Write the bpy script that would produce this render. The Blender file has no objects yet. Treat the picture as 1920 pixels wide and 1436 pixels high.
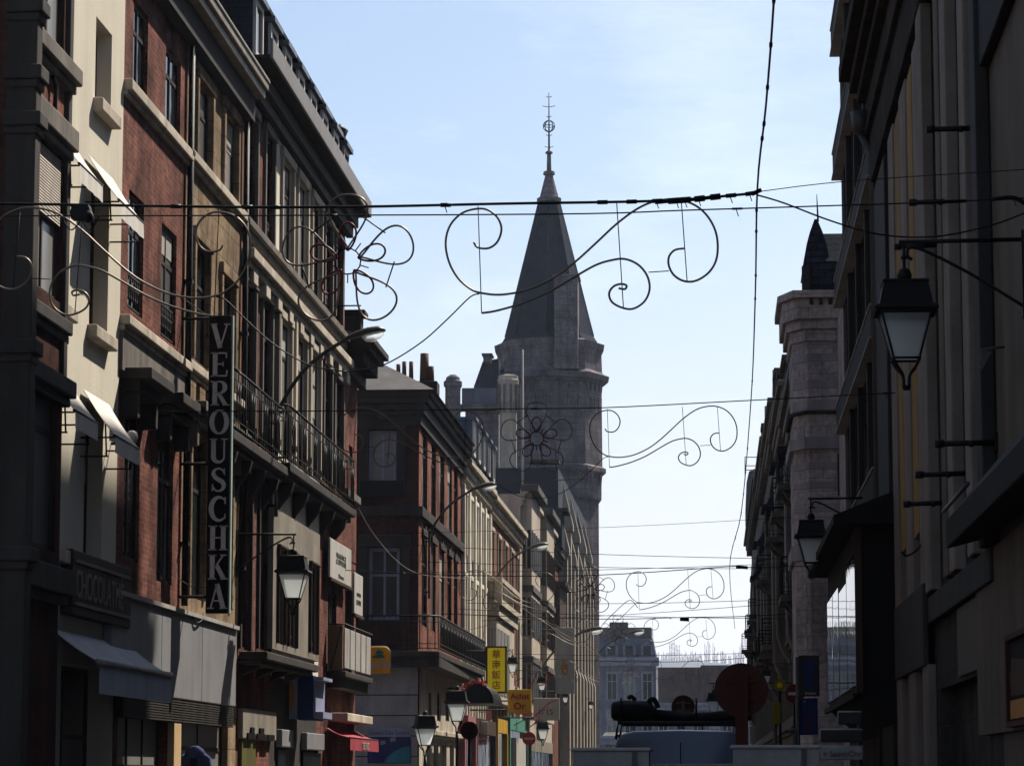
import bpy, math, random
from mathutils import Vector, Matrix
random.seed(7)
S = bpy.context.scene
COL = S.collection
R = math.radians
# ------------------------------------------------------------------ camera
F, EYE = 5500.0, Vector((0, 0, 1.6))
PITCH = math.atan(732 / F)
YAW = math.atan(380 / F * math.cos(PITCH))
cam = bpy.data.cameras.new('camera'); cam_o = bpy.data.objects.new('camera', cam); COL.objects.link(cam_o)
cam.sensor_fit = 'HORIZONTAL'; cam.sensor_width = 36; cam.lens = F / 1920 * 36
cam.clip_start = 0.1; cam.clip_end = 6000
cam_o.location = EYE; cam_o.rotation_euler = (R(90) + PITCH, 0, YAW)
S.camera = cam_o
_M = Matrix.Rotation(YAW, 3, 'Z') @ Matrix.Rotation(R(90) + PITCH, 3, 'X')
def ray(px, py): return _M @ Vector(((px - 960) / F, (718 - py) / F, -1.0))
def onY(px, py, y):
    d = ray(px, py); t = y / d.y
    return EYE + d * t
def srgb(r, g, b): return tuple((v / 255 / 12.92) if v <= 10 else ((v / 255 + .055) / 1.055) ** 2.4 for v in (r, g, b))
# ------------------------------------------------------------------ mesh builder
class MB:
    def __init__(s): s.v = []; s.f = []; s.sm = []
    def add(s, verts, faces, smooth=False):
        b = len(s.v); s.v += [Vector(v) for v in verts]
        for f in faces: s.f.append([b + i for i in f]); s.sm.append(smooth)
        return s
    def hexa(s, p):   # 8 points: 4 bottom ring, 4 top ring
        return s.add(p, [(0, 3, 2, 1), (4, 5, 6, 7), (0, 1, 5, 4), (1, 2, 6, 5), (2, 3, 7, 6), (3, 0, 4, 7)])
    def box(s, x0, x1, y0, y1, z0, z1):
        return s.hexa([(x0, y0, z0), (x1, y0, z0), (x1, y1, z0), (x0, y1, z0), (x0, y0, z1), (x1, y0, z1), (x1, y1, z1), (x0, y1, z1)])
    def tube(s, pts, r, seg=6, closed=False, cap=True):
        pts = [Vector(p) for p in pts]; n = len(pts)
        if n < 2: return s
        rs = r if isinstance(r, (list, tuple)) else [r] * n
        rings = []; ref = None
        for i, p in enumerate(pts):
            a = pts[i - 1] if (i > 0 or closed) else p
            b = pts[(i + 1) % n] if (i < n - 1 or closed) else p
            t = (b - a)
            if t.length < 1e-9: t = Vector((0, 0, 1))
            t.normalize()
            if ref is None:
                ref = t.orthogonal().normalized()
            ref = ref - t * ref.dot(t)
            if ref.length < 1e-6: ref = t.orthogonal()
            ref.normalize(); bi = t.cross(ref)
            rings.append([p + (ref * math.cos(k * 2 * math.pi / seg) + bi * math.sin(k * 2 * math.pi / seg)) * rs[i] for k in range(seg)])
        vs = [q for g in rings for q in g]; fs = []
        for i in range(n if closed else n - 1):
            j = (i + 1) % n
            for k in range(seg):
                l = (k + 1) % seg
                fs.append((i * seg + k, i * seg + l, j * seg + l, j * seg + k))
        if cap and not closed:
            fs.append(tuple(range(seg - 1, -1, -1))); fs.append(tuple((n - 1) * seg + k for k in range(seg)))
        return s.add(vs, fs, True)
    def rings(s, rings, smooth=False, cap=True):   # loft between rings of equal count
        n = len(rings); k = len(rings[0]); fs = []
        for i in range(n - 1):
            for a in range(k):
                b = (a + 1) % k
                fs.append((i * k + a, i * k + b, (i + 1) * k + b, (i + 1) * k + a))
        if cap: fs.append(tuple(range(k - 1, -1, -1))); fs.append(tuple((n - 1) * k + a for a in range(k)))
        return s.add([p for r in rings for p in r], fs, smooth)
    def poly(s, pts, d):   # polygon extruded by vector d
        d = Vector(d); n = len(pts); a = [Vector(p) for p in pts]
        return s.add(a + [p + d for p in a], [tuple(range(n - 1, -1, -1)), tuple(range(n, 2 * n))] + [(i, (i + 1) % n, n + (i + 1) % n, n + i) for i in range(n)])
    def ribbon(s, pts, ws, right, up, o, d):  # flat variable-width stroke in a plane
        P = [Vector((p[0], p[1])) for p in pts]; n = len(P); L_ = []; R_ = []
        for i in range(n):
            t = P[min(i + 1, n - 1)] - P[max(i - 1, 0)]; t.normalize(); q = Vector((-t.y, t.x))
            w = ws[i] / 2 if isinstance(ws, (list, tuple)) else ws / 2
            L_.append(P[i] + q * w); R_.append(P[i] - q * w)
        for i in range(n - 1):
            s.poly([o + right * p.x + up * p.y for p in (L_[i], R_[i], R_[i + 1], L_[i + 1])], d)
        return s
def smooth_path(pts, n=6, closed=False):
    P = [Vector(p) for p in pts]; out = []; m = len(P)
    for i in range(m if closed else m - 1):
        p0 = P[i - 1] if (i > 0 or closed) else P[i]; p1 = P[i]; p2 = P[(i + 1) % m]
        p3 = P[(i + 2) % m] if (i + 2 < m or closed) else p2
        for k in range(n):
            t = k / n
            out.append(0.5 * ((2 * p1) + (p2 - p0) * t + (2 * p0 - 5 * p1 + 4 * p2 - p3) * t * t + (3 * p1 - p0 - 3 * p2 + p3) * t ** 3))
    if not closed: out.append(P[-1])
    return out
ORG = {}
def empty(name, loc, label, cat, group=None, kind=None):
    o = bpy.data.objects.new(name, None); COL.objects.link(o); o.location = loc
    ORG[o.name] = Vector(loc); tag(o, label, cat, group, kind); return o
def tag(o, label=None, cat=None, group=None, kind=None):
    for k, v in (('label', label), ('category', cat), ('group', group), ('kind', kind)):
        if v: o[k] = v
    return o
BEV = {k: .018 for k in ('sill', 'hood', 'cornice', 'string_course', 'stone_band', 'ledge', 'gutter_moulding', 'pilaster', 'pilaster_moulding', 'surround', 'soffit', 'eave_fascia', 'chimney', 'buttress', 'bracket', 'ledge_bracket', 'shop_fascia', 'lid', 'overhang', 'stair_turret', 'balcony', 'quoin_strip', 'oriel', 'oriel_cap', 'bay', 'canopy_edge', 'panel', 'board', 'shop_panel', 'keystone')}
def part(name, mb, m, parent=None, label=None, org=None):
    me = bpy.data.meshes.new(name)
    if parent is not None: org = ORG[parent.name]
    elif org is None: org = sum(mb.v, Vector()) / max(1, len(mb.v))
    org = Vector(org)
    me.from_pydata([v - org for v in mb.v], [], mb.f)
    me.polygons.foreach_set('use_smooth', mb.sm)
    me.materials.append(m if not isinstance(m, str) else M[m])
    o = bpy.data.objects.new(name, me); COL.objects.link(o); ORG[o.name] = org
    if parent is not None: o.parent = parent
    else: o.location = org
    if label: o['label'] = label
    if name in BEV:
        b_ = o.modifiers.new('bevel', 'BEVEL'); b_.width = BEV[name]; b_.segments = 2; b_.limit_method = 'ANGLE'; b_.angle_limit = R(50)
    me.update(); return o
def thing(name, mb, m, label, cat, group=None, kind=None):
    return tag(part(name, mb, m), label, cat, group, kind)
def copy_tree(o, parent=None):
    c = o.copy(); COL.objects.link(c)
    if parent is not None: c.parent = parent
    for ch in list(o.children): copy_tree(ch, c)
    return c
# ------------------------------------------------------------------ materials
M = {}
def nt(name):
    m = bpy.data.materials.new(name); m.use_nodes = True; t = m.node_tree
    b = t.nodes['Principled BSDF']; M[name] = m
    return m, t, b
def N(t, ty, **kw):
    n = t.nodes.new(ty)
    for k, v in kw.items(): setattr(n, k, v)
    return n
def coords(t, flat=False):
    tc = N(t, 'ShaderNodeTexCoord')
    if not flat: return tc.outputs['Object']
    sx = N(t, 'ShaderNodeSeparateXYZ'); t.links.new(tc.outputs['Object'], sx.inputs[0])
    ad = N(t, 'ShaderNodeMath', operation='ADD'); t.links.new(sx.outputs[0], ad.inputs[0]); t.links.new(sx.outputs[1], ad.inputs[1])
    cx = N(t, 'ShaderNodeCombineXYZ'); t.links.new(ad.outputs[0], cx.inputs[0]); t.links.new(sx.outputs[2], cx.inputs[1])
    return cx.outputs[0]
def noise(t, vec, scale, detail=4, stretch=None):
    if stretch:
        mp = N(t, 'ShaderNodeMapping'); mp.inputs['Scale'].default_value = stretch; t.links.new(vec, mp.inputs[0]); vec = mp.outputs[0]
    n = N(t, 'ShaderNodeTexNoise'); n.inputs['Scale'].default_value = scale; n.inputs['Detail'].default_value = detail
    n.inputs['Roughness'].default_value = .62
    t.links.new(vec, n.inputs['Vector']); return n.outputs['Fac']
def ramp(t, fac, a, b, lo=.3, hi=.7):
    r = N(t, 'ShaderNodeMapRange'); r.inputs[1].default_value = lo; r.inputs[2].default_value = hi
    r.inputs[3].default_value = a; r.inputs[4].default_value = b; t.links.new(fac, r.inputs[0]); return r.outputs[0]
def mult(t, col, fac):
    m = N(t, 'ShaderNodeVectorMath', operation='SCALE'); t.links.new(col, m.inputs[0]); t.links.new(fac, m.inputs['Scale']); return m.outputs[0]
def mul2(t, a, b):
    m = N(t, 'ShaderNodeMath', operation='MULTIPLY'); t.links.new(a, m.inputs[0]); t.links.new(b, m.inputs[1]); return m.outputs[0]
def mixc(t, fac, a, b):
    m = N(t, 'ShaderNodeMix', data_type='RGBA')
    t.links.new(fac, m.inputs['Factor'])
    for s, v in ((m.inputs[6], a), (m.inputs[7], b)):
        if isinstance(v, tuple): s.default_value = (*v, 1)
        else: t.links.new(v, s)
    return m.outputs[2]
def bump(t, b, h, strength=.3, dist=.02):
    n = N(t, 'ShaderNodeBump'); n.inputs['Strength'].default_value = strength; n.inputs['Distance'].default_value = dist
    t.links.new(h, n.inputs['Height']); t.links.new(n.outputs[0], b.inputs['Normal'])
ALB = .66
def sc3(c): return tuple(min(1, v * ALB) for v in c)
def plain(name, col, rough=.75, metal=0, var=.22, grime=.3, scale=1.2, streak=True, bmp=.25, spec=.06):
    """painted, plastered or stone surface with blotches, rain streaks and fine grain"""
    m, t, b = nt(name); v = coords(t)
    f = ramp(t, noise(t, v, scale, 5), 1 - var, 1 + var * .6)
    g = ramp(t, noise(t, v, 26, 3), 1 - var * .4, 1 + var * .4)
    k = mul2(t, f, g)
    if streak and grime:
        s = ramp(t, noise(t, v, 1.0, 3, (2.2, 2.2, .28)), 1 - grime, 1.02, .3, .66); k = mul2(t, k, s)
    rgb = N(t, 'ShaderNodeRGB'); rgb.outputs[0].default_value = (*sc3(col), 1)
    t.links.new(mult(t, rgb.outputs[0], k), b.inputs['Base Color'])
    b.inputs['Roughness'].default_value = rough; b.inputs['Metallic'].default_value = metal
    b.inputs['Specular IOR Level'].default_value = spec
    if bmp: bump(t, b, noise(t, v, 14, 6), bmp, .02)
    return m
def brick(name, c1, c2, mortar, grime=.35, scale=1.0, msize=.004, soot=.55):
    m, t, b = nt(name); v = coords(t, True); ob = coords(t)
    br = N(t, 'ShaderNodeTexBrick'); t.links.new(v, br.inputs['Vector'])
    br.inputs['Color1'].default_value = (*sc3(c1), 1); br.inputs['Color2'].default_value = (*sc3(c2), 1); br.inputs['Mortar'].default_value = (*sc3(mortar), 1)
    br.inputs['Scale'].default_value = scale; br.inputs['Mortar Size'].default_value = msize; br.inputs['Bias'].default_value = -.1
    br.inputs['Brick Width'].default_value = .22; br.inputs['Row Height'].default_value = .075
    k = mul2(t, ramp(t, noise(t, ob, .9, 5), 1 - grime, 1.15), ramp(t, noise(t, ob, 1, 3, (2, 2, .35)), 1 - grime, 1.03, .3, .66))
    k = mul2(t, k, ramp(t, noise(t, ob, 9, 3), .7, 1.25)); k = mul2(t, k, ramp(t, noise(t, ob, .45, 6), soot, 1.0, .36, .5))
    t.links.new(mult(t, br.outputs['Color'], k), b.inputs['Base Color'])
    b.inputs['Roughness'].default_value = .95; b.inputs['Specular IOR Level'].default_value = .02
    inv = N(t, 'ShaderNodeMath', operation='SUBTRACT'); inv.inputs[0].default_value = 1; t.links.new(br.outputs['Fac'], inv.inputs[1])
    bump(t, b, inv.outputs[0], .5, .012); return m
def blocks(name, c1, c2, mortar, w=.6, h=.3, grime=.35, msize=.004):
    m = brick(name, c1, c2, mortar, grime, 1.0, msize, .9)
    for n in m.node_tree.nodes:
        if n.type == 'TEX_BRICK': n.inputs['Brick Width'].default_value = w; n.inputs['Row Height'].default_value = h
    return m
def glass(name, col=(.012, .014, .016), rough=.06, spec=.22, wob=.05):
    m, t, b = nt(name); v = coords(t)
    b.inputs['Base Color'].default_value = (*col, 1); b.inputs['Roughness'].default_value = rough
    b.inputs['Specular IOR Level'].default_value = spec
    bump(t, b, noise(t, v, .8, 2), wob, .3); return m
def slats(name, c1, c2, freq, axis=2):
    m, t, b = nt(name); v = coords(t)
    w = N(t, 'ShaderNodeTexWave'); w.bands_direction = 'XYZ'[axis]; w.inputs['Scale'].default_value = freq; w.inputs['Distortion'].default_value = .15
    t.links.new(v, w.inputs[0]); c = mixc(t, w.outputs['Fac'], c1, c2)
    t.links.new(mult(t, c, ramp(t, noise(t, v, 3, 4), .7, 1.15)), b.inputs['Base Color']); b.inputs['Roughness'].default_value = .7
    bump(t, b, w.outputs['Fac'], .6, .02); return m
plain('cream_plaster', (.70, .635, .515), var=.08, grime=.12, scale=.6)
brick('red_brick', (.275, .105, .08), (.17, .065, .05), (.29, .20, .16), .45, soot=.42)
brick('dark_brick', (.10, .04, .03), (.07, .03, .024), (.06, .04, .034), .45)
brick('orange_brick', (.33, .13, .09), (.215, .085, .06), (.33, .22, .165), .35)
brick('shade_brick', (.075, .035, .03), (.055, .028, .026), (.06, .05, .045), .35)
blocks('tan_stone', (.40, .285, .18), (.335, .235, .15), (.16, .105, .07), 1.0, .5, .5, .008)
plain('grey_stone', (.20, .175, .15), grime=.5, scale=1.5)
plain('sooty_stone', (.062, .053, .047), grime=.5)
plain('pale_stone', (.60, .515, .41), grime=.45)
plain('white_plaster', (.88, .80, .66), grime=.3)
plain('grey_panel', (.27, .265, .27), rough=.45, grime=.2, var=.12, bmp=.1)
plain('beige_board', (.30, .265, .215), rough=.6, grime=.35)
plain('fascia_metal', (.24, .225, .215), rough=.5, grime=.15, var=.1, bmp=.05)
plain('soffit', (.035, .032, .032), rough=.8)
plain('gutter', (.33, .28, .22), rough=.5, grime=.5)
blocks('slate', (.040, .046, .062), (.033, .038, .052), (.018, .02, .028), .3, .16, .12, .012)
plain('zinc', (.16, .185, .235), rough=.5, metal=.2, grime=.3)
plain('roof_grey', (.13, .12, .115), grime=.4)
plain('iron', (.010, .010, .010), rough=.6, var=.3, grime=0, bmp=.1, spec=.12)
plain('cable_black', (.008, .008, .009), rough=.5, var=.2, grime=0, bmp=0)
plain('lamp_metal', (.11, .105, .10), rough=.45, metal=.3, grime=.3)
plain('tube_metal', (.17, .135, .10), rough=.45, metal=.4, grime=.2, bmp=0)
plain('tube_red', (.14, .02, .025), rough=.45, grime=.2, bmp=0)
plain('frame_dark', (.035, .028, .024), rough=.6, grime=.2)
plain('frame_brown', (.075, .045, .032), rough=.6, grime=.2)
plain('frame_white', (.62, .59, .55), rough=.5, grime=.25)
plain('frame_blue', (.34, .35, .43), rough=.55, grime=.2)
glass('pane'); glass('pane_dim', (.04, .038, .036), .5, .08); glass('pane_curtain', (.17, .165, .155), .25)
glass('pane_mirror', (.02, .022, .025), .03, 1.0, .02)
slats('blind_wood', (.10, .075, .055), (.26, .20, .145), 9)
plain('awning_white', (.68, .64, .58), rough=.85, grime=.1, var=.07, bmp=.1)
plain('awning_grey', (.46, .50, .57), rough=.85, grime=.2, var=.12, bmp=.1)
plain('awning_pink', (.34, .04, .06), rough=.8, grime=.15, var=.1)
plain('sign_black', (.012, .012, .012), rough=.4, grime=0, bmp=.05)
plain('sign_letters', (.85, .78, .70), rough=.5, grime=.2)
plain('sign_edge', (.35, .42, .37), rough=.5)
plain('brown_panel', (.055, .036, .030), rough=.6, grime=.2)
plain('pier_stone', (.062, .053, .046), grime=.5)
plain('brown_letters', (.26, .19, .16), rough=.6)
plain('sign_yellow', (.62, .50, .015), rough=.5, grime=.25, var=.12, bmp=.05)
plain('sign_red', (.36, .025, .02), rough=.5, grime=.1, bmp=0)
plain('sign_orange', (.85, .50, .03), rough=.5, grime=.2, bmp=.05)
plain('sign_white', (.55, .52, .47), rough=.5, grime=.25, var=.1, bmp=.05)
plain('sign_blue', (.03, .04, .14), rough=.5, grime=.15, bmp=.05)
plain('sign_teal', (.04, .22, .28), rough=.5, bmp=0)
plain('ink', (.10, .095, .10), rough=.6, grime=0, bmp=0)
plain('sign_maroon', (.075, .024, .018), rough=.75, grime=.3, bmp=.05, spec=.12)
plain('sign_rust', (.085, .022, .014), rough=.75, grime=.3, bmp=.05, spec=.12)
plain('pink_board', (.42, .15, .17), rough=.7)
plain('yellow_paint', (.55, .33, .03), rough=.6)
plain('green_paint', (.10, .30, .22), rough=.6)
plain('olive_board', (.12, .11, .03), rough=.6)
plain('peach_paint', (.62, .42, .22), rough=.7, grime=.1)
plain('fig_orange', (.55, .25, .07), rough=.6)
plain('lavender', (.30, .31, .44), rough=.6, grime=.15)
plain('plank', (.22, .16, .09), rough=.8, grime=.4)
plain('denim', (.07, .09, .20), rough=.95, var=.35, grime=.2, scale=6)
plain('shirt_dark', (.02, .02, .03), rough=.9)
plain('van_paint', (.085, .105, .155), rough=.28, grime=.1, var=.08, bmp=0, spec=.5)
plain('rubber', (.02, .02, .02), rough=.9)
plain('cabinet_paint', (.36, .34, .335), rough=.55, grime=.3)
plain('tarp', (.014, .014, .014), rough=.7, bmp=.6, scale=4)
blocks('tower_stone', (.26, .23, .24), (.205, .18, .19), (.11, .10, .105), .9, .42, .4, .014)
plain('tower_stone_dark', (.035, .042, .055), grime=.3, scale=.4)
blocks('turret_stone', (.58, .50, .47), (.49, .43, .41), (.17, .15, .15), .5, .28, .3)
plain('turret_band', (.40, .35, .36), grime=.3)
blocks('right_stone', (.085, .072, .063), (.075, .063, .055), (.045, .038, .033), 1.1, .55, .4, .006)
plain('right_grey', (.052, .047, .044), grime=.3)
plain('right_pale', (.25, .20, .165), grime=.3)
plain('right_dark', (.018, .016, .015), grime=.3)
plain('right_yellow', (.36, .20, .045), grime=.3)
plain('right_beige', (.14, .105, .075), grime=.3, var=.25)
plain('ornate_stone', (.17, .155, .135), grime=.6, scale=2.5)
plain('ledge_white', (.42, .39, .36), grime=.2)
plain('shaded_yellow', (.24, .19, .02), rough=.6)  # darker copy of the sign yellow, shade put into its colour
plain('shaded_red', (.16, .02, .02), rough=.6)  # sign red darkened to carry the shade of the right pavement
plain('roof_brown', (.16, .115, .095), grime=.4)
plain('far_stone', (.21, .22, .27), grime=.4)  # distant haze put into the wall colour as a bluish tint
plain('far_roof', (.10, .12, .165), grime=.3)  # roof tinted bluish as well, for the same haze
plain('net_green', (.055, .095, .085), rough=.9, var=.4, grime=.4, scale=1.5)
plain('net_grey', (.13, .135, .14), rough=.9, var=.5, grime=.5, scale=1.2)
plain('terracotta', (.17, .08, .05), grime=.4)
plain('flower_red', (.5, .03, .04), rough=.7, grime=0)
plain('leaf_green', (.05, .085, .03), rough=.7, grime=0)
plain('asphalt', (.05, .05, .052), rough=.9, streak=False, bmp=.5)
blocks('paving', (.22, .205, .19), (.18, .17, .16), (.08, .075, .07), .6, .4)
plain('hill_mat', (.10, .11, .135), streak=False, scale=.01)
plain('bark', (.06, .05, .045), streak=False)
plain('pale_cable', (.30, .25, .19), rough=.5, grime=0, bmp=0)
def lamp_glass():
    m, t, b = nt('lantern_glass'); v = coords(t)
    b.inputs['Base Color'].default_value = (.62, .66, .66, 1); b.inputs['Roughness'].default_value = .35
    b.inputs['Transmission Weight'].default_value = 0
    tr = N(t, 'ShaderNodeBsdfTranslucent'); tr.inputs[0].default_value = (.88, .92, .92, 1)
    mx = N(t, 'ShaderNodeMixShader'); mx.inputs[0].default_value = .95
    t.links.new(b.outputs[0], mx.inputs[1]); t.links.new(tr.outputs[0], mx.inputs[2])
    tp = N(t, 'ShaderNodeBsdfTransparent'); m2 = N(t, 'ShaderNodeMixShader'); m2.inputs[0].default_value = .5; t.links.new(mx.outputs[0], m2.inputs[1]); t.links.new(tp.outputs[0], m2.inputs[2])
    t.links.new(m2.outputs[0], t.nodes['Material Output'].inputs[0])
    bump(t, b, noise(t, v, 60, 2), .5, .01)
lamp_glass()
# ------------------------------------------------------------------ facade frames
class Fr:
    def __init__(s, o, u, n): s.o = Vector(o); s.u = Vector(u); s.n = Vector(n); s.w = Vector((0, 0, 1)); s.flip = s.u.cross(s.w).dot(s.n) < 0
    def P(s, u, v, n=0): return s.o + s.u * u + s.w * v + s.n * n
    def uv(s, px, py, n=0):
        d = ray(px, py); q = s.o + s.n * n
        t = (q - EYE).dot(s.n) / d.dot(s.n); p = EYE + d * t - q
        return p.dot(s.u), p.z
    def U(s, px, n=0): return s.uv(px, 1000, n)[0]
    def Z(s, px, py, n=0): return s.uv(px, py, n)[1]
    def W(s, xl, xr, yt, yb, n=0):
        u0 = s.U(xl, n); u1 = s.U(xr, n); return (min(u0, u1), max(u0, u1), s.Z(xl, yb, n), s.Z(xl, yt, n))
    def box(s, mb, u0, u1, v0, v1, n0, n1):
        q = [(u0, n0), (u1, n0), (u1, n1), (u0, n1)]
        mb.hexa([s.P(a, v0, b) for a, b in q] + [s.P(a, v1, b) for a, b in q]); return mb
def wall_mb(mb, fr, u0, u1, v0, v1, holes, n=0, rev=.28, depth=8.0, skip0=False):
    us = sorted({u0, u1, *[h[0] for h in holes], *[h[1] for h in holes]}); us = [u for u in us if u0 <= u <= u1]
    vs = sorted({v0, v1, *[h[2] for h in holes], *[h[3] for h in holes]}); vs = [v for v in vs if v0 <= v <= v1]
    for i in range(len(us) - 1):
        for j in range(len(vs) - 1):
            cu, cv = (us[i] + us[i + 1]) / 2, (vs[j] + vs[j + 1]) / 2
            if any(h[0] < cu < h[1] and h[2] < cv < h[3] for h in holes): continue
            mb.add([fr.P(us[i], vs[j], n), fr.P(us[i + 1], vs[j], n), fr.P(us[i + 1], vs[j + 1], n), fr.P(us[i], vs[j + 1], n)], [(0, 1, 2, 3)])
    for a, b, c, d in [h[:4] for h in holes]:
        a, b, c, d = max(a, u0), min(b, u1), max(c, v0), min(d, v1)
        e = n - rev
        for q in ([(a, c), (a, d)], [(b, c), (b, d)], [(a, c), (b, c)], [(a, d), (b, d)]):
            (p, r), (s_, t_) = q
            mb.add([fr.P(p, r, n), fr.P(s_, t_, n), fr.P(s_, t_, e), fr.P(p, r, e)], [(0, 1, 2, 3)])
        mb.add([fr.P(a, c, e), fr.P(b, c, e), fr.P(b, d, e), fr.P(a, d, e)], [(0, 1, 2, 3)])
    if depth:
        e = n - depth
        for q in ([(u0, v0), (u0, v1)], [(u1, v0), (u1, v1)], [(u0, v1), (u1, v1)])[1 if skip0 else 0:]:
            (p, r), (s_, t_) = q
            mb.add([fr.P(p, r, n), fr.P(s_, t_, n), fr.P(s_, t_, e), fr.P(p, r, e)], [(0, 1, 2, 3)])
        mb.add([fr.P(u0, v0, e), fr.P(u1, v0, e), fr.P(u1, v1, e), fr.P(u0, v1, e)], [(0, 1, 2, 3)])
    return mb
def building(name, label, fr, u0, u1, z1, mat, holes=(), n=0, depth=8, rev=.18, z0=0, cat='building', group=None, skip0=False):
    root = empty(name, fr.P(u0, 0, n), label, cat, group)
    part('wall', wall_mb(MB(), fr, u0, u1, z0, z1, list(holes), n, rev, depth, skip0), mat, root)
    return root
plain('blind_cloth', (.42, .40, .36), rough=.8)
WR = random.Random(21)
def window(root, fr, h, n=0, rec=.05, fm='frame_dark', pm='pane', cols=2, rows=(.68,), sill=None, surround=None, sw=.13, hood=None, hoodp=.3, rail=False, blind=0, bw=.055):
    q = WR.random(); shade = 0
    if pm == 'pane':
        pm = 'pane' if q < .6 else 'pane_dim' if q < .85 else 'pane_curtain'
        if q > .78 and h[2] > 3.5 and not blind: shade = WR.uniform(.15, .55)
    u0, u1, v0, v1 = h[:4]; mb = MB(); a, b = n - rec - .05, n - rec
    fr.box(mb, u0, u0 + bw, v0, v1, a, b); fr.box(mb, u1 - bw, u1, v0, v1, a, b)
    fr.box(mb, u0 + bw, u1 - bw, v0, v0 + bw, a, b); fr.box(mb, u0 + bw, u1 - bw, v1 - bw, v1, a, b)
    ic = (u1 - u0 - 2 * bw) / cols
    for k in range(1, cols): c = u0 + bw + ic * k; fr.box(mb, c - .03, c + .03, v0 + bw, v1 - bw, a + .004, b - .004)
    for r in rows:
        z = v0 + (v1 - v0) * r
        for k in range(cols):
            fr.box(mb, u0 + bw + ic * k + (.03 if k else 0), u0 + bw + ic * (k + 1) - (.03 if k < cols - 1 else 0), z - .03, z + .03, a + .006, b - .006)
    w = part('window', mb, fm, root)
    part('pane', fr.box(MB(), u0 + .02, u1 - .02, v0 + .02, v1 - .02, n - rec - .036, n - rec - .022), pm, w)
    if sill: part('sill', fr.box(MB(), u0 - .1, u1 + .1, v0 - .16, v0 + .012, n - rec + .01, n + .13), sill, w)
    if surround:
        mb = MB(); e = .004
        fr.box(mb, u0 - sw, u0 + e, v0, v1 + e, n - .02, n + .055); fr.box(mb, u1 - e, u1 + sw, v0, v1 + e, n - .02, n + .055)
        fr.box(mb, u0 - sw - .02, u1 + sw + .02, v1 + e, v1 + sw * 1.3, n - .02, n + .075)
        part('surround', mb, surround, w)
    if hood:
        mb = MB(); fr.box(mb, u0 - .32, u1 + .32, v1 + .32, v1 + .48, n - .01, n + hoodp); fr.box(mb, u0 - .24, u1 + .24, v1 + .16, v1 + .32, n - .01, n + hoodp * .6)
        fr.box(mb, u0 - .2, u0 - .04, v1 - .2, v1 + .16, n - .01, n + hoodp * .5); fr.box(mb, u1 + .04, u1 + .2, v1 - .2, v1 + .16, n - .01, n + hoodp * .5)
        part('hood', mb, hood, w)
    if rail:
        mb = MB(); H = rail if rail is not True else .55
        for z in (v0 + .06, v0 + H): fr.box(mb, u0, u1, z - .015, z + .015, n - .06, n - .03)
        k = max(3, int((u1 - u0) / .12))
        for i in range(k):
            c = u0 + (i + .5) * (u1 - u0) / k; m_ = v0 + H * .55
            mb.tube([fr.P(c, v0 + .06, n - .045), fr.P(c, v0 + H, n - .045)], .009, 4)
            mb.tube(smooth_path([fr.P(c + .045 * math.cos(q * math.pi / 3), m_ + .09 * math.sin(q * math.pi / 3), n - .045) for q in range(6)], 2, True), .008, 4, True)
        part('railing', mb, 'iron', w)
    if shade: part('roller_blind', fr.box(MB(), u0 + bw, u1 - bw, v1 - (v1 - v0) * shade, v1 - bw, n - rec - .021, n - rec - .012), 'blind_cloth', w)
    if blind:
        part('blind', fr.box(MB(), u0 + .03, u1 - .03, v1 - (v1 - v0) * blind, v1 - .03, n - rec + .01, n - rec + .04), 'blind_wood', w)
    return w
def band(root, name, fr, u0, u1, steps, mat, dent=None, n=0, label=None):
    """steps: (v0, v1, projection); dent: (v0, v1, projection, width, gap)"""
    mb = MB()
    for v0, v1, p in steps: fr.box(mb, u0, u1, v0, v1, n - .02, n + p)
    if dent:
        v0, v1, p, w, g = dent; c = u0 + g / 2
        while c + w < u1: fr.box(mb, c, c + w, v0, v1, n - .01, n + p); c += w + g
    return part(name, mb, mat, root, label)
def mansard(root, fr, u0, u1, v0, n0, v1, n1, mat, depth=6, name='roof'):
    mb = MB(); q = [(n0, v0), (n1, v1), (n1 - depth, v1), (n1 - depth, v0)]
    mb.poly([fr.P(u0, v, n) for n, v in q], fr.u * (u1 - u0)); return part(name, mb, mat, root)
def dormer(root, fr, u0, u1, v0, v1, n, roofmat='slate', fm='frame_white'):
    d = MB(); fr.box(d, u0, u1, v0, v1, n - 1.2, n)
    o = part('dormer', d, roofmat, root)
    c = MB(); fr.box(c, u0 - .08, u1 + .08, v1, v1 + .1, n - 1.6, n + .14); part('dormer_roof', c, 'zinc', o)
    f = MB(); w = .11
    fr.box(f, u0, u0 + w, v0, v1 - .002, n + .003, n + .06); fr.box(f, u1 - w, u1, v0, v1 - .002, n + .003, n + .06)
    fr.box(f, u0 + w, u1 - w, v1 - w, v1 - .002, n + .003, n + .06); fr.box(f, u0 + w, u1 - w, v0, v0 + w, n + .003, n + .06)
    part('frame', f, fm, o)
    part('pane', fr.box(MB(), u0 + w, u1 - w, v0 + w, v1 - w, n + .003, n + .02), 'pane', o)
    return o
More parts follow.
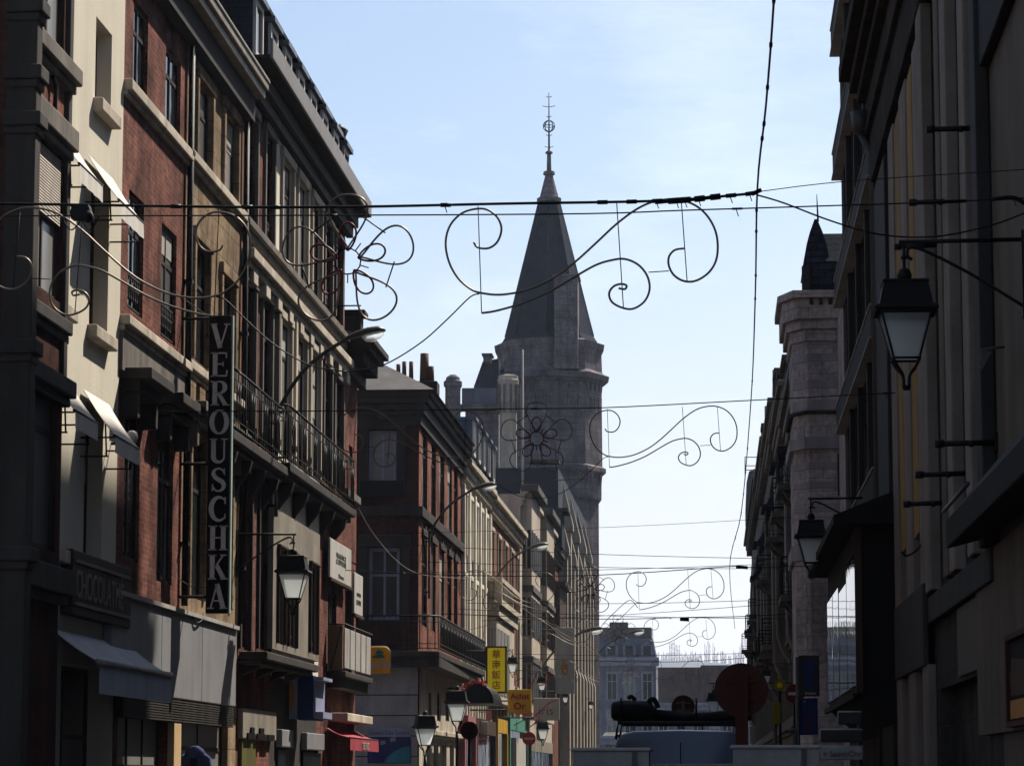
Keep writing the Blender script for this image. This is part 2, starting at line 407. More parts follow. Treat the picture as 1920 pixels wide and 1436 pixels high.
def railing_mb(pts, z0, z1, gap=.24, r=.008, panel=True):
    """iron railing along plan points"""
    mb = MB(); P = [Vector((p[0], p[1], 0)) for p in pts]; up = Vector((0, 0, 1))
    for z, q in ((z0 + .08, .014), (z1, .026), (z1 - .16, .012), (z0 + .2, .012)): mb.tube([p + up * z for p in P], q, 5)
    for a, b in zip(P[:-1], P[1:]):
        k = max(1, int((b - a).length / gap))
        for i in range(k + 1):
            c = a.lerp(b, i / k); mb.tube([c + up * (z0 + .04), c + up * z1], r * (2.2 if i % 6 == 0 or i == k else 1), 4)
            if panel and i < k and i % 6 in (2, 3):
                m = a.lerp(b, (i + .5) / k); t = (b - a).normalized() * gap * .36; h = (z1 - z0)
                mb.tube([m - t + up * (z0 + .22), m + t * .3 + up * (z0 + h * .42), m - t * .3 + up * (z0 + h * .6), m + t + up * (z1 - .18)], .012, 4)
                mb.tube([m + t + up * (z0 + .22), m - t * .3 + up * (z0 + h * .42), m + t * .3 + up * (z0 + h * .6), m - t + up * (z1 - .18)], .008, 4)
    return mb
def bracket(mb, fr, u, v, p, h=.5, w=.16):
    mb.poly([fr.P(u - w / 2, v, .0), fr.P(u - w / 2, v, p), fr.P(u - w / 2, v - h * .3, p * .85), fr.P(u - w / 2, v - h * .7, p * .3), fr.P(u - w / 2, v - h, 0)], fr.u * w)
def balcony(root, fr, u0, u1, v, p, H=1.0, slabmat='sooty_stone', brk=2, n=0):
    s = MB(); fr.box(s, u0, u1, v - .16, v, n - .02, n + p); fr.box(s, u0 + .05, u1 - .05, v - .28, v - .16, n - .02, n + p - .1)
    o = part('balcony', s, slabmat, root)
    pts = [fr.P(u0 + .04, 0, n), fr.P(u0 + .04, 0, n + p - .05), fr.P(u1 - .04, 0, n + p - .05), fr.P(u1 - .04, 0, n)]
    part('railing', railing_mb(pts, v, v + H), 'iron', o)
    for k in range(brk):
        b = MB(); bracket(b, fr, u0 + (k + .5) * (u1 - u0) / brk, v - .28, p * .85, .6); part('bracket', b, slabmat, o)
    return o
def text_mb(txt, size, o, right, up, ext=.01, align='CENTER', sx=1.0, bold=0):
    c = bpy.data.curves.new('lettering', 'FONT'); c.body = txt; c.size = size; c.extrude = ext; c.align_x = align; c.offset = bold
    c.resolution_u = 3
    ob = bpy.data.objects.new('lettering', c); COL.objects.link(ob)
    dg = bpy.context.evaluated_depsgraph_get(); me = bpy.data.meshes.new_from_object(ob.evaluated_get(dg))
    right = Vector(right); up = Vector(up); nn = right.cross(up)
    mb = MB(); mb.add([Vector(o) + right * (v.co.x * sx) + up * v.co.y + nn * v.co.z for v in me.vertices], [tuple(p.vertices) for p in me.polygons])
    bpy.data.objects.remove(ob); bpy.data.meshes.remove(me); bpy.data.curves.remove(c)
    return mb
XL, XR = -8.0, 2.7
L = Fr((XL, 0, 0), (0, 1, 0), (1, 0, 0)); Q = Fr((XR, 0, 0), (0, 1, 0), (-1, 0, 0))
UP = Vector((0, 0, 1)); XX = Vector((1, 0, 0)); YY = Vector((0, 1, 0))
HAZE, SKY, SUN, EXPO, SUN_EL, SUN_AZ, DUST, CLOUD, LOWSKY = 0.0001,.053,5,1.3,48,29.7,1.6,(9.6,10.5,11.9,1),(6.9,6.75,7.35,1)
# ================================================================== LEFT SIDE
U = L.U
# ---- L1: dark brick house with stone bands (bay front 0.3 m proud)
nb = .3
def W1(*a): return L.W(*a, n=nb)
u1e = U(112, nb)
hA = W1(50, 101, -330, 40); hA2 = W1(50, 101, 118, 188); hB = W1(46, 103, 232, 520); hC = W1(34, 103, 700, 1012)
root = building('brick_house', 'dark brick house with grey stone bands and a wooden roller blind, beside the cream house', L, 31.1, u1e, 15.0, 'dark_brick', [hA, hB, hC], nb, 8.3)
part('brick_panel', L.box(MB(), hA[0], hA[1], hA2[2] - .25, hA2[3] + .35, nb - .02, nb + .015), 'orange_brick', root)
an = MB(); pz = hA2[3]; pu = (hA[0] + hA[1]) / 2
an.tube(smooth_path([L.P(pu - .1, pz + .1, nb + .05), L.P(pu, pz, nb + .07), L.P(pu - .03, pz - .25, nb + .07), L.P(pu + .1, pz - .33, nb + .05)]), .03, 6)
part('wall_anchor', an, 'iron', root)
window(root, L, hA, nb, cols=2, rows=(.6,), pm='pane_curtain', fm='frame_brown')
window(root, L, hB, nb, cols=2, rows=(), blind=.48, pm='pane_curtain', fm='frame_brown')
window(root, L, hC, nb, cols=2, rows=(.75,), pm='pane_dim')
zb = [L.Z(45, 40, nb), L.Z(45, 165, nb), L.Z(38, 548, nb), L.Z(32, 665, nb), L.Z(10, 1040, nb)]
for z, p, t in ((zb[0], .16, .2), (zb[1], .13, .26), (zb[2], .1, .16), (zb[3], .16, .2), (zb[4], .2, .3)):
    band(root, 'stone_band', L, 31.37, u1e + .06, [(z - t, z, p), (z - t - .1, z - t, p * .55)], 'grey_stone' if z > 7.5 else 'sooty_stone', n=nb)  # bands below the shadow line: shade put into a darker stone
pil = MB()
L.box(pil, 31.1, 31.36, 0, 14.9, nb - .02, nb + .33); L.box(pil, u1e - .18, u1e + .01, zb[3], 14.9, nb - .02, nb + .05)
part('pilaster', pil, 'pier_stone', root)
cap = MB()
for z in (zb[0] - .1, zb[1] - .1, zb[1] - .62, zb[3] - .1, zb[4] - .1):
    cap = MB(); L.box(cap, 31.02, 31.42, z, z + .16, nb - .02, nb + .40); L.box(cap, 31.06, 31.39, z - .09, z, nb - .02, nb + .36); part('pilaster_moulding', cap, 'sooty_stone', root)

# ---- L2: cream plaster house
uA, uB = U(58), U(217.3)
c1 = L.W(162, 193, 8, 170); c2 = L.W(159, 194, 300, 606); c3 = L.W(156, 190, 748, 1048)
du = c1[0] - U(80)
cols = [c1, c2, c3]; colB = [(h[0] - du, h[1] - du, h[2], h[3]) for h in cols]
shopL2 = L.W(120, 212, 1240, 1700)
root = building('plaster_house', 'smooth cream plastered house with four small white window awnings', L, uA, uB, 14.6, 'cream_plaster', cols + colB + [shopL2], 0, 8, .36)
for k, h in enumerate(cols + colB):
    window(root, L, h, 0, .20, 'frame_brown', 'pane' if k % 3 else 'pane_dim', 2, (.7,), sill='pale_stone')
window(root, L, shopL2, 0, .3, 'frame_dark', 'pane', 2, (.7,))
z0, z1 = L.Z(140, 1158), L.Z(140, 1037)
ua, ub = U(114), U(226)
pn = MB(); L.box(pn, ua, ub, z0, z1, .003, .16)
sg = empty('shop_sign', L.P(ua, z0, 0), 'brown relief sign board reading CHOCOLATHE under the cream house', 'sign')
part('board', pn, 'brown_panel', sg)
for a, b, c, d in ((ua + .1, ub - .1, z1 - .16, z1 - .12), (ua + .1, ub - .1, z0 + .12, z0 + .16)): part('moulding', L.box(MB(), a, b, c, d, .158, .18), 'brown_letters', sg)
part('lettering', text_mb('CHOCOLATHÉ', (z1 - z0) * .62, L.P((ua + ub) / 2 - .22, z0 + (z1 - z0) * .27, .165), YY, UP, .012, sx=.86), 'brown_letters', sg)
def rod(mb, a, b, r=.012): mb.tube([a, b], r, 5)
def awning(label, fr, u0, u1, v, p, drop, mat, val=.22, roller=False, n=0, txt=None, group=None, arms=True):
    r0 = empty('awning', fr.P(u0, v, n), label, 'awning', group)
    # cloth sagging very slightly between wall and front bar
    rows = 5; cls = 6; vs = []; fs = []
    for th in (0, -.012):
        for i in range(rows + 1):
            t = i / rows
            for j in range(cls + 1):
                q = j / cls
                vs.append(fr.P(u0 + (u1 - u0) * q, v - drop * t - .03 * math.sin(math.pi * t) * (1 + .5 * math.sin(q * 9)) + th, n + .03 + p * t))
    m = cls + 1; off = (rows + 1) * m
    for i in range(rows):
        for j in range(cls):
            a = i * m + j; fs += [(a, a + 1, a + m + 1, a + m), (off + a, off + a + m, off + a + m + 1, off + a + 1)]
    part('canopy', MB().add(vs, fs, True), mat, r0)
    vv = MB(); vs = []; fs = []; k = 40
    for j in range(k + 1):
        q = j / k; w = .006 * math.sin(q * 22 + u0)
        vs += [fr.P(u0 + (u1 - u0) * q, v - drop, n + p + .03), fr.P(u0 + (u1 - u0) * q, v - drop - val, n + p + .035 + w)]
    for j in range(k): fs.append((2 * j, 2 * j + 1, 2 * j + 3, 2 * j + 2))
    vv.add(vs, fs, True); part('valance', vv, mat, r0)
    bar = MB(); rod(bar, fr.P(u0 - .03, v - drop, n + p + .02), fr.P(u1 + .03, v - drop, n + p + .02), .045 if roller else .018)
    part('front_bar', bar, 'ledge_white' if roller else 'iron', r0)  # white colour stands in for the bright highlight on the roller bar
    if arms:
        for uu in (u0 + .02, u1 - .02):
            a = MB(); rod(a, fr.P(uu, v - drop - .02, n), fr.P(uu, v - drop - .02, n + p + .02)); rod(a, fr.P(uu, v - drop - .26, n), fr.P(uu, v - drop - .26, n + p * .85)); rod(a, fr.P(uu, v - drop + .15, n + p * .75), fr.P(uu, v - drop - .26, n + p * .8))
            part('arm', a, 'iron', r0)
    if txt: part('lettering', text_mb(txt, val * .8, fr.P((u0 + u1) / 2, v - drop - val * .85, n + p + .055), fr.u, UP, .004, sx=1.35), 'sign_white', r0)
    return r0
g = 'window awnings on the cream house'
awning('sunlit white awning on the upper floor, second window of the cream house', L, U(147), U(196), L.Z(147, 276), .42, .6, 'awning_white', group=g)
awning('white awning half hidden behind the stone bands, upper floor of the cream house', L, U(66), U(113), L.Z(113, 246), .42, .6, 'awning_white', group=g)
awning('white awning beside the red brick house, lower row above the chocolate shop sign', L, U(147), U(196), L.Z(147, 726), .42, .6, 'awning_white', group=g)
awning('white awning in the lower row nearer the dark brick house', L, U(66), U(112), L.Z(112, 700), .42, .6, 'awning_white', group=g)
awning('grey blue shop awning with a silver roller bar below the brown sign', L, U(98), U(243), L.Z(243, 1211), .58, .40, 'awning_grey', .38, True, arms=False)
cm = empty('wall_floodlight', L.P(U(205), L.Z(205, 820), 0), 'small white lamp clamped to the cream house beside the lower awning', 'lamp')
b = MB(); rod(b, L.P(U(205), L.Z(205, 830), 0), L.P(U(205), L.Z(205, 830), .25), .02); part('arm', b, 'iron', cm)
b = MB(); c = L.P(U(205), L.Z(205, 824), .28); b.rings([[c + Vector((math.cos(a) * r_, math.sin(a) * r_, z)) for a in [k * math.pi / 4 for k in range(8)]] for z, r_ in ((-.08, .04), (.02, .09), (.1, .07), (.13, .03))], True); part('head', b, 'sign_white', cm)
# ---- L3 red brick house / L4 tan stone house
uC, uD = U(340), U(447)
r0 = [L.W(234, 262, -26, 148), L.W(297, 326, 63, 220)]; r1 = [L.W(231, 260, 343, 570), L.W(294.5, 323, 407, 624)]; r2 = [L.W(231, 260, 757, 1045), L.W(294, 323, 800, 1088)]
sh3 = L.W(227, 316, 1312, 1640)
root = building('brick_house', 'red brick house between the cream house and the tan stone house', L, uB, uC, 13.0, 'red_brick', r0 + r1 + r2 + [sh3])
for h in r0: window(root, L, h)
for h in r1: window(root, L, h, rail=.5)
for h in r2: window(root, L, h, hood='sooty_stone', hoodp=.42)
window(root, L, sh3, cols=3, rows=(.62,), rec=.1)
zs1, zs2 = L.Z(218, 152), L.Z(218, 603)
band(root, 'string_course', L, uB, uC, [(zs1, zs1 + .16, .12), (zs1 - .07, zs1, .06)], 'pale_stone'); band(root, 'string_course', L, uB, uC, [(zs2, zs2 + .14, .14), (zs2 - .08, zs2, .07)], 'pale_stone')
band(root, 'frieze', L, uB, uC, [(zs2 - .62, zs2 - .08, .05)], 'grey_stone')
a_ = L.W(357, 384, 130, 291); b_ = L.W(409, 434, 190, 350); a1 = L.W(356, 383, 440, 668); b1 = L.W(408, 432, 508, 714); a2 = L.W(354, 381, 812, 1118); b2 = L.W(406, 431, 850, 1135)
sh4 = L.W(341, 432, 1322, 1640)
root = building('stone_house', 'tan ashlar stone house behind the tall black vertical sign', L, uC, uD, 13.0, 'tan_stone', [a_, b_, a1, b1, a2, b2, sh4])
for h in (a_, b_, a1, b1): window(root, L, h, surround='tan_stone', sw=.15, cols=1, rows=(.66,))
for h in (a2, b2): window(root, L, h, surround='tan_stone', sw=.15, cols=1, hood='grey_stone', hoodp=.3)
window(root, L, sh4, cols=2, rows=(.75,), rec=.1)
za, zb_ = L.Z(345, 292), L.Z(345, 690)
band(root, 'string_course', L, uC, uD, [(za, za + .15, .12), (za - .07, za, .06)], 'pale_stone'); band(root, 'string_course', L, uC, uD, [(zb_, zb_ + .14, .12), (zb_ - .08, zb_, .06)], 'pale_stone')
for k in range(7): c = uC + .3 + k * .85; part('frieze_panel', L.box(MB(), c, c + .5, zb_ - .62, zb_ - .12, -.01, .05), 'tan_stone', root)
pp = MB(); L.box(pp, U(320), U(333), 0, L.Z(320, 1308), -.01, .1); part('door_pillar', pp, 'peach_paint', root)
zc = L.Z(477, 150, .4)
ev = empty('roof_gutter', L.P(uB, zc, 0), 'long pale moulded roof gutter over the red brick and tan stone houses', 'gutter')
gm = MB(); L.box(gm, 33.0, uD + .1, zc, zc + .14, .02, .36); L.box(gm, 33.0, uD + .1, zc + .14, zc + .30, .02, .42); gm.tube([L.P(33.0, zc + .30, .40), L.P(uD + .1, zc + .30, .40)], .05, 8)
part('gutter_moulding', gm, 'gutter', ev)
gm = MB(); L.box(gm, 33.0, uD, zc - .42, zc, .005, .2); part('bed_moulding', gm, 'soffit', ev)
gm = MB(); q = [(.3, zc + .32), (-3, zc + 2.4), (-3, zc + .32)]; gm.poly([L.P(uB, v, n) for n, v in q], YY * (uD - uB)); part('roof', gm, 'slate', ev)
for px, lab in ((339, 'dark downpipe between the red brick house and the tan stone house'), (446.5, 'dark downpipe at the end of the tan stone house')):
    mb = MB(); mb.tube([L.P(U(px), 4.1, .07), L.P(U(px), zc - .1, .07)], .05, 8)
    for z in (5, 7, 9, 11): L.box(mb, U(px) - .08, U(px) + .08, z, z + .06, .0, .13)
    thing('downpipe', mb, 'iron', lab, 'downpipe', 'downpipes on the left side')
# shop fascia under L3/L4
zf0, zf1 = L.Z(307, 1306, .12), L.Z(227, 1116, .12); uf0, uf1 = U(212, .12), U(446, .12)
fs_ = empty('shop_fascia', L.P(uf0, zf0, 0), 'plain light grey shop fascia panels under the tall vertical sign', 'fascia')
um = [uf0, uf0 + (uf1 - uf0) * .35, uf0 + (uf1 - uf0) * .68, uf1]
for i in range(3): part('panel', L.box(MB(), um[i] + .004, um[i + 1] - .004, zf0, zf1, .003, .12), 'grey_panel', fs_)
rl = MB(); L.box(rl, uf0, uf1, zf1, zf1 + .06, .003, .17); part('top_rail', rl, 'ledge_white', fs_)
sb = MB(); L.box(sb, U(222), U(430), zf0 - .34, zf0 - .01, .003, .10)
for k in range(9): L.box(sb, U(222), U(430), zf0 - .33 + k * .036, zf0 - .312 + k * .036, .10, .112)
part('shutter_box', sb, 'sooty_stone', fs_)
# black hanging loop of cable under the sign
mb = MB(); mb.tube(smooth_path([L.P(U(345), L.Z(345, 1150), .12), L.P(U(352), L.Z(352, 1168), .16), L.P(U(364), L.Z(364, 1160), .16), L.P(U(368), L.Z(368, 1150), .13)]), .014, 5)
thing('cable_loop', mb, 'cable_black', 'loose black cable loop on the grey fascia below the vertical sign', 'cable')
# vertical sign
ys = 43.6; s0, s1 = onY(386, 1150, ys), onY(437, 592, ys)
vs_ = empty('vertical_sign', (XL, ys, s0.z), 'tall black vertical shop sign with serif capitals reading VEROUSCHKA', 'sign')
part('board', MB().box(s0.x, s1.x - .012, ys - .06, ys + .06, s0.z, s1.z), 'sign_black', vs_)
part('edge_strip', MB().box(s1.x - .011, s1.x + .012, ys - .065, ys + .065, s0.z, s1.z), 'sign_edge', vs_)
for z in (s1.z - .04, (s0.z + s1.z) / 2, s0.z + .25):
    b = MB(); b.tube([(XL, ys, z), (s0.x + .02, ys, z)], .025, 6); b.tube([(XL, ys - .6, z + .3), (s0.x + .02, ys, z)], .008, 4); part('bracket', b, 'iron', vs_)
def arc(cx, cy, rx, ry, a0, a1, n=14): return [(cx + rx * math.cos(R(a0 + (a1 - a0) * i / n)), cy + ry * math.sin(R(a0 + (a1 - a0) * i / n))) for i in range(n + 1)]
T, t_ = .17, .055
def ser(x0, x1, y): return ([(x0, y), (x1, y)], .045)
def sw_(pts, thick_fn): return (pts, [thick_fn(i / (len(pts) - 1)) for i in range(len(pts))])
GL = {
 'V': [([(.1, 1), (.36, 0)], T), ([(.62, 1), (.36, 0)], t_), ser(0, .24, .98), ser(.5, .74, .98)],
 'E': [([(.18, 0), (.18, 1)], T), ([(.1, .97), (.6, .97)], .06), ([(.1, .03), (.62, .03)], .06), ([(.2, .52), (.48, .52)], .05), ([(.59, .98), (.6, .76)], .05), ([(.61, .02), (.63, .26)], .05), ([(.48, .62), (.48, .42)], .04), ser(.02, .3, .98), ser(.02, .3, .02)],
 'R': [([(.18, 0), (.18, 1)], T), sw_([(.18, .975)] + arc(.36, .74, .2, .235, 90, -90) + [(.18, .505)], lambda q: .055 + .12 * max(0, math.sin(q * math.pi)) ** 2), ([(.32, .5), (.58, .02)], .15), ser(.02, .34, .02), ser(.48, .74, .02), ser(.02, .2, .98)],
 'O': [sw_(arc(.36, .5, .28, .47, 90, 450, 30), lambda q: .06 + .12 * abs(math.sin(q * 2 * math.pi)))],
 'U': [sw_([(.16, 1), (.16, .3)] + arc(.36, .26, .2, .22, 180, 360) + [(.56, .3), (.56, 1)], lambda q: .17 - .115 * min(1, max(0, (q - .25) * 2))), ser(.02, .3, .98), ser(.44, .7, .98)],
 'S': [sw_([(.58, .78)] + arc(.36, .74, .2, .22, 30, 180, 8) + [(.24, .6), (.36, .51), (.5, .42)] + arc(.36, .26, .2, .22, 20, -150, 10) + [(.13, .26)], lambda q: .06 + .12 * math.exp(-((q - .5) / .2) ** 2)), ([(.57, .95), (.58, .7)], .04), ([(.14, .32), (.14, .04)], .04)],
 'C': [sw_(arc(.4, .5, .3, .47, 50, 310, 24), lambda q: .05 + .13 * math.sin(q * math.pi)), ([(.62, .97), (.62, .7)], .045), ([(.62, .3), (.62, .1)], .035)],
 'H': [([(.17, 0), (.17, 1)], T), ([(.57, 0), (.57, 1)], T), ([(.2, .51), (.55, .51)], .05), ser(.02, .32, .98), ser(.42, .72, .98), ser(.02, .32, .02), ser(.42, .72, .02)],
 'K': [([(.17, 0), (.17, 1)], T), ([(.22, .42), (.58, .98)], .055), ([(.32, .6), (.6, .02)], .16), ser(.02, .32, .98), ser(.46, .7, .98), ser(.02, .32, .02), ser(.48, .76, .02)],
 'A': [([(.36, 1), (.12, 0)], t_), ([(.36, 1), (.6, 0)], T), ([(.2, .32), (.5, .32)], .05), ser(.0, .24, .02), ser(.46, .74, .02)],
}
lm = MB(); pitch = (onY(410, 631, ys).z - onY(410, 1118, ys).z) / 9
for i, ch in enumerate('VEROUSCHKA'):
    zt = onY(410, 631, ys).z - i * pitch; h = .37; w = .30
    for pts, ww in GL[ch]:
        o = Vector(((s0.x + s1.x) / 2 - .5 * w * .98, ys - .062, zt - h / 2))
        lm.ribbon(pts, ww, XX * w * 1.35, UP * h, o + XX * 0.0, Vector((0, -.018, 0)))
part('lettering', lm, 'sign_letters', vs_)
# ---- L5: long house with mansard and wide eave
uE, uF = U(508), U(596); uG = U(643); uH = U(668)
top = [L.W(454, 471, 192, 402), L.W(488, 504, 234, 440), L.W(518, 538, 284, 474), L.W(548, 566, 325, 512), L.W(576, 593, 365, 542), L.W(603, 616, 408, 568), L.W(624, 636, 440, 590)]
mid = [L.W(454, 471, 523, 806), L.W(486, 503, 553, 826), L.W(517, 537, 592, 846), L.W(548, 566, 622, 868), L.W(576, 593, 652, 888), L.W(603, 617, 682, 900), L.W(624, 639, 705, 915)]
low = [L.W(450, 468, 880, 1216), L.W(484, 503, 905, 1216)]
low2 = [L.W(616, 632, 1108, 1262)]
zlow = L.Z(452, 1222)
HZ = 13.75
root = building('mansard_house', 'long brick and cream house with slate mansard, dormers and a wide flat eave', L, uD, uG, HZ, 'red_brick', top[:2] + top[5:] + mid[:2] + mid[5:] + low + low2 + [(uE, uF, 0, HZ)])
part('plaster_wall', wall_mb(MB(), L, uE, uF, zlow - .3, HZ - .002, top[2:5] + mid[2:5], .03, .28, 0), 'white_plaster', root)
part('shop_wall', wall_mb(MB(), L, uE, uF, 0, zlow - .3, [], .0, .28, 0), 'sooty_stone', root)
for k, h in enumerate(top): window(root, L, h, .03 if 2 <= k <= 4 else 0, surround='pale_stone' if 2 <= k <= 4 else 'grey_stone', sw=.14, cols=2, rows=(.7,), rail=.4 if k in (1, 5) else False)
for k, h in enumerate(mid): window(root, L, h, .03 if 2 <= k <= 4 else 0, surround='pale_stone' if 2 <= k <= 4 else 'grey_stone', sw=.13, cols=2, rows=(.75,))
for k, h in enumerate(low): window(root, L, h, surround='sooty_stone', sw=.12, cols=3, rows=(.5,), fm='frame_brown')
for h in low2: window(root, L, h, cols=2, rows=())
zt = L.Z(452, 402); zm = L.Z(490, 517)
band(root, 'string_course', L, uD, uG, [(zt - .15, zt - .01, .14), (zt - .3, zt - .15, .07)], 'grey_stone')
band(root, 'string_course', L, uD, uG, [(zm - .05, zm + .12, .22), (zm - .2, zm - .05, .12)], 'pale_stone', (zm - .42, zm - .2, .14, .5, .95), label='upper string course with block consoles')
for k in range(3):
    mb = MB(); c = (mid[1 + k][1] + mid[2 + k][0]) / 2
    L.box(mb, c - .12, c + .12, mid[2][2], zm - .2, .0, .12); part('pilaster', mb, 'pale_stone' if k else 'grey_stone', root)
ze = 13.78
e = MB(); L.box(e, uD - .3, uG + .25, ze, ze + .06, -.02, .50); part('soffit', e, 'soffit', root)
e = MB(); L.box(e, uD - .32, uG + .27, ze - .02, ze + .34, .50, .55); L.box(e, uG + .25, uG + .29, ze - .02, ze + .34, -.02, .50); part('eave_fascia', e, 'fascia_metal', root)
e = MB(); L.box(e, uD - .3, uG + .1, ze - .5, ze - .002, .02, .17); L.box(e, uD - .3, uG + .1, ze - .28, ze - .001, .17, .28); part('bed_moulding', e, 'sooty_stone', root)
cp = MB(); L.box(cp, uD - .3, uG + .1, ze + 1.40, ze + 1.48, -.5, .14); part('roof_coping', cp, 'slate', root)
mansard(root, L, uD - .3, uG + .1, ze + .06, -.22, ze + 1.42, -.4, 'slate')
for k in range(8): dormer(root, L, uD + .5 + k * 1.76, uD + 1.38 + k * 1.76, ze + .25, ze + 1.29, .06)
fi = MB(); p0 = L.P(uG - .2, ze + 1.4, -.1); fi.tube([p0, p0 + UP * .25, p0 + UP * .45, p0 + UP * .6], [.05, .1, .18, .02], 8); part('finial', fi, 'iron', root)
# balconies
bz = L.Z(447, 810, .36)
balcony(root, L, U(436, .36), U(540, .36), bz, .36, 1.02, brk=4)
bz2 = L.Z(552, 872, .4)
balcony(root, L, U(543, .4), U(667, .4), bz2, .4, 1.05, brk=5)
# pale boarded first-floor shop front and dark ledge
pv0, pv1 = L.Z(513, 1216, .12), L.Z(513, 950, .12); pa, pb = U(513, .12), U(600, .12)
d1 = (U(521, .12), U(534, .12), pv0 + .12, L.Z(521, 1026, .12)); d2 = (U(541, .12), U(556, .12), pv0 + .12, d1[3]); d3 = (U(581, .12), U(595, .12), pv0 + .12, d1[3])
part('boarded_front', wall_mb(MB(), L, pa, pb, pv0, pv1, [d1, d2, d3], .12, .1, .1), 'beige_board', root)
for h in (d1, d2, d3): window(root, L, h, .12, .05, 'frame_brown', 'pane_curtain', 1, (.12,), surround='frame_brown', sw=.05)
mb = MB(); L.box(mb, uD + .1, U(560, .1), zlow - .14, zlow, .02, .5); L.box(mb, uD + .1, U(560, .1), zlow - .22, zlow - .14, .02, .4)
part('ledge', mb, 'sooty_stone', root)
for k in range(5): mb = MB(); bracket(mb, L, uD + .6 + k * 1.6, zlow - .22, .33, .18); part('ledge_bracket', mb, 'sooty_stone', root)
zz = L.Z(447, 1384); z2 = L.Z(447, 1327)
part('shop_fascia', L.box(MB(), uD + .1, U(512), zz, z2, .003, .1), 'beige_board', root)
mb = MB(); L.box(mb, U(452), U(478), .1, zz - .003, .003, .06); part('display_panel', mb, 'olive_board', root)
mb = MB()
for k, (a, b) in enumerate(((456, 470), (462, 468), (474, 490), (479, 486), (494, 506))): L.box(mb, U(a), U(b), zz + (.0 if k % 2 == 0 else .1), zz + (.1 if k % 2 == 0 else .2), .101, .13)
part('stepped_letters', mb, 'sign_black', root)
for a, b, yt, yb in ((521, 542, 1367, 1400), (568, 601, 1373, 1405)):
    part('shop_panel', L.box(MB(), U(a), U(b), L.Z(a, yb), L.Z(a, yt), .003, .12), 'grey_panel', root)
    part('shop_window', L.box(MB(), U(a), U(b), .3, L.Z(a, yb) - .05, .003, .05), 'pane', root)
# ---- L5d: narrow brick end house with dentil cornice
w1 = L.W(653, 660, 832, 868); w2 = L.W(646, 655, 985, 1060); w3 = L.W(650, 660, 1180, 1260)
ZD = L.Z(643, 650)
root = building('narrow_house', 'narrow red brick corner house with a heavy dentil cornice at the side street', L, uG, uH, ZD, 'red_brick', [w1, w3])
for h in (w1, w3): window(root, L, h, cols=1, rows=())
band(root, 'cornice', L, uG + .02, uH + .5, [(ZD - .55, ZD - .3, .15), (ZD - .02, ZD + .1, .55), (ZD + .1, ZD + .25, .66)], 'sooty_stone', (ZD - .3, ZD - .02, .42, .13, .13))
mb = MB(); mb.poly([L.P(uG + .02, v, n) for n, v in ((.5, ZD + .25), (-1.5, ZD + .9), (-6, ZD + .9), (-6, ZD + .25))], YY * (uH - uG)); part('roof', mb, 'zinc', root)
mb = MB(); c = L.P(uH - .4, 0, -.15); mb.box(c.x - .3, c.x + .3, c.y - .25, c.y + .25, ZD + .2, ZD + 1.0); mb.box(c.x - .4, c.x + .4, c.y - .34, c.y + .34, ZD + 1.0, ZD + 1.12); part('chimney', mb, 'sooty_stone', root)
band(root, 'string_course', L, uG, uH + .04, [(L.Z(645, 930), L.Z(645, 915), .1)], 'grey_stone')
# small balcony with panels, red awning, sign boards, box signs
bz = L.Z(614, 1258); bu0, bu1 = U(614), U(668)
mb = MB(); L.box(mb, bu0, bu1, bz - .12, bz, .003, .40); L.box(mb, bu0 + .05, bu1 - .05, bz - .34, bz - .12, .003, .3); s = part('balcony', mb, 'sooty_stone', root, 'small balcony with white front panels and a plank end screen')
for k in range(5): a = bu0 + .1 + k * (bu1 - bu0 - .2) / 5; part('panel', L.box(MB(), a, a + (bu1 - bu0 - .2) / 5 - .12, bz + .06, bz + .9, .34, .37), 'ledge_white', s)
part('end_screen', L.box(MB(), bu0, bu0 + .04, bz + .02, bz + .95, .04, .33), 'plank', s)
mb = MB(); mb.tube([L.P(bu0 + .02, bz + .97, .04), L.P(bu0 + .02, bz + .97, .38), L.P(bu1, bz + .97, .38)], .018, 5); mb.tube([L.P(bu0 - .01, bz + .05, .1), L.P(bu0 - .01, bz + .9, .3)], .014, 4); part('handrail', mb, 'iron', s)
mb = MB(); L.box(mb, U(619), U(668), L.Z(619, 1352), L.Z(619, 1336), .003, .4); part('ledge', mb, 'pale_stone', root)
def sign_board(label, px0, px1, yt, yb, n, mat, texts, frame='frame_brown', sx=2.7):
    a, b = U(px0, n), U(px1, n); z0, z1 = L.Z(px0, yb, n), L.Z(px0, yt, n)
    o = empty('sign_board', L.P(a, z0, n), label, 'sign')
    part('board', L.box(MB(), a, b, z0, z1, n, n + .05), mat, o)
    fr_ = MB(); L.box(fr_, a - .02, b + .02, z0 - .06, z0 - .003, n - .02, n + .08); part('frame', fr_, frame, o)
    for t, fv, sz, m_ in texts: part('lettering', text_mb(t, sz * (z1 - z0), L.P((a + b) / 2, z0 + fv * (z1 - z0), n + .055), YY, UP, .006, sx=sx), m_, o)
    return o
sign_board('white wall sign board reading REGENCE COIFFURE on the brick end house', 615, 655, 1007, 1082, .1, 'sign_white', [('REGENCE', .6, .17, 'ink'), ('COIFFURE', .44, .17, 'ink'), ('Dames', .1, .14, 'ink')])
sign_board('narrow white sign board with dark blocks next to the side street', 661, 677, 1072, 1150, .12, 'sign_white', [('INSTITUT', .45, .12, 'ink'), ('BEAUTE', .25, .16, 'ink')], sx=1.6)
awning('small pinkish red awning with pale lettering over the corner shop', L, U(612), U(668), L.Z(612, 1364), .5, .2, 'awning_pink', .26, arms=False, txt='TEE TREC')
bx = empty('box_sign', L.P(U(545), L.Z(545, 1345), 0), 'projecting dark box sign with an orange figure on its lavender side', 'sign')
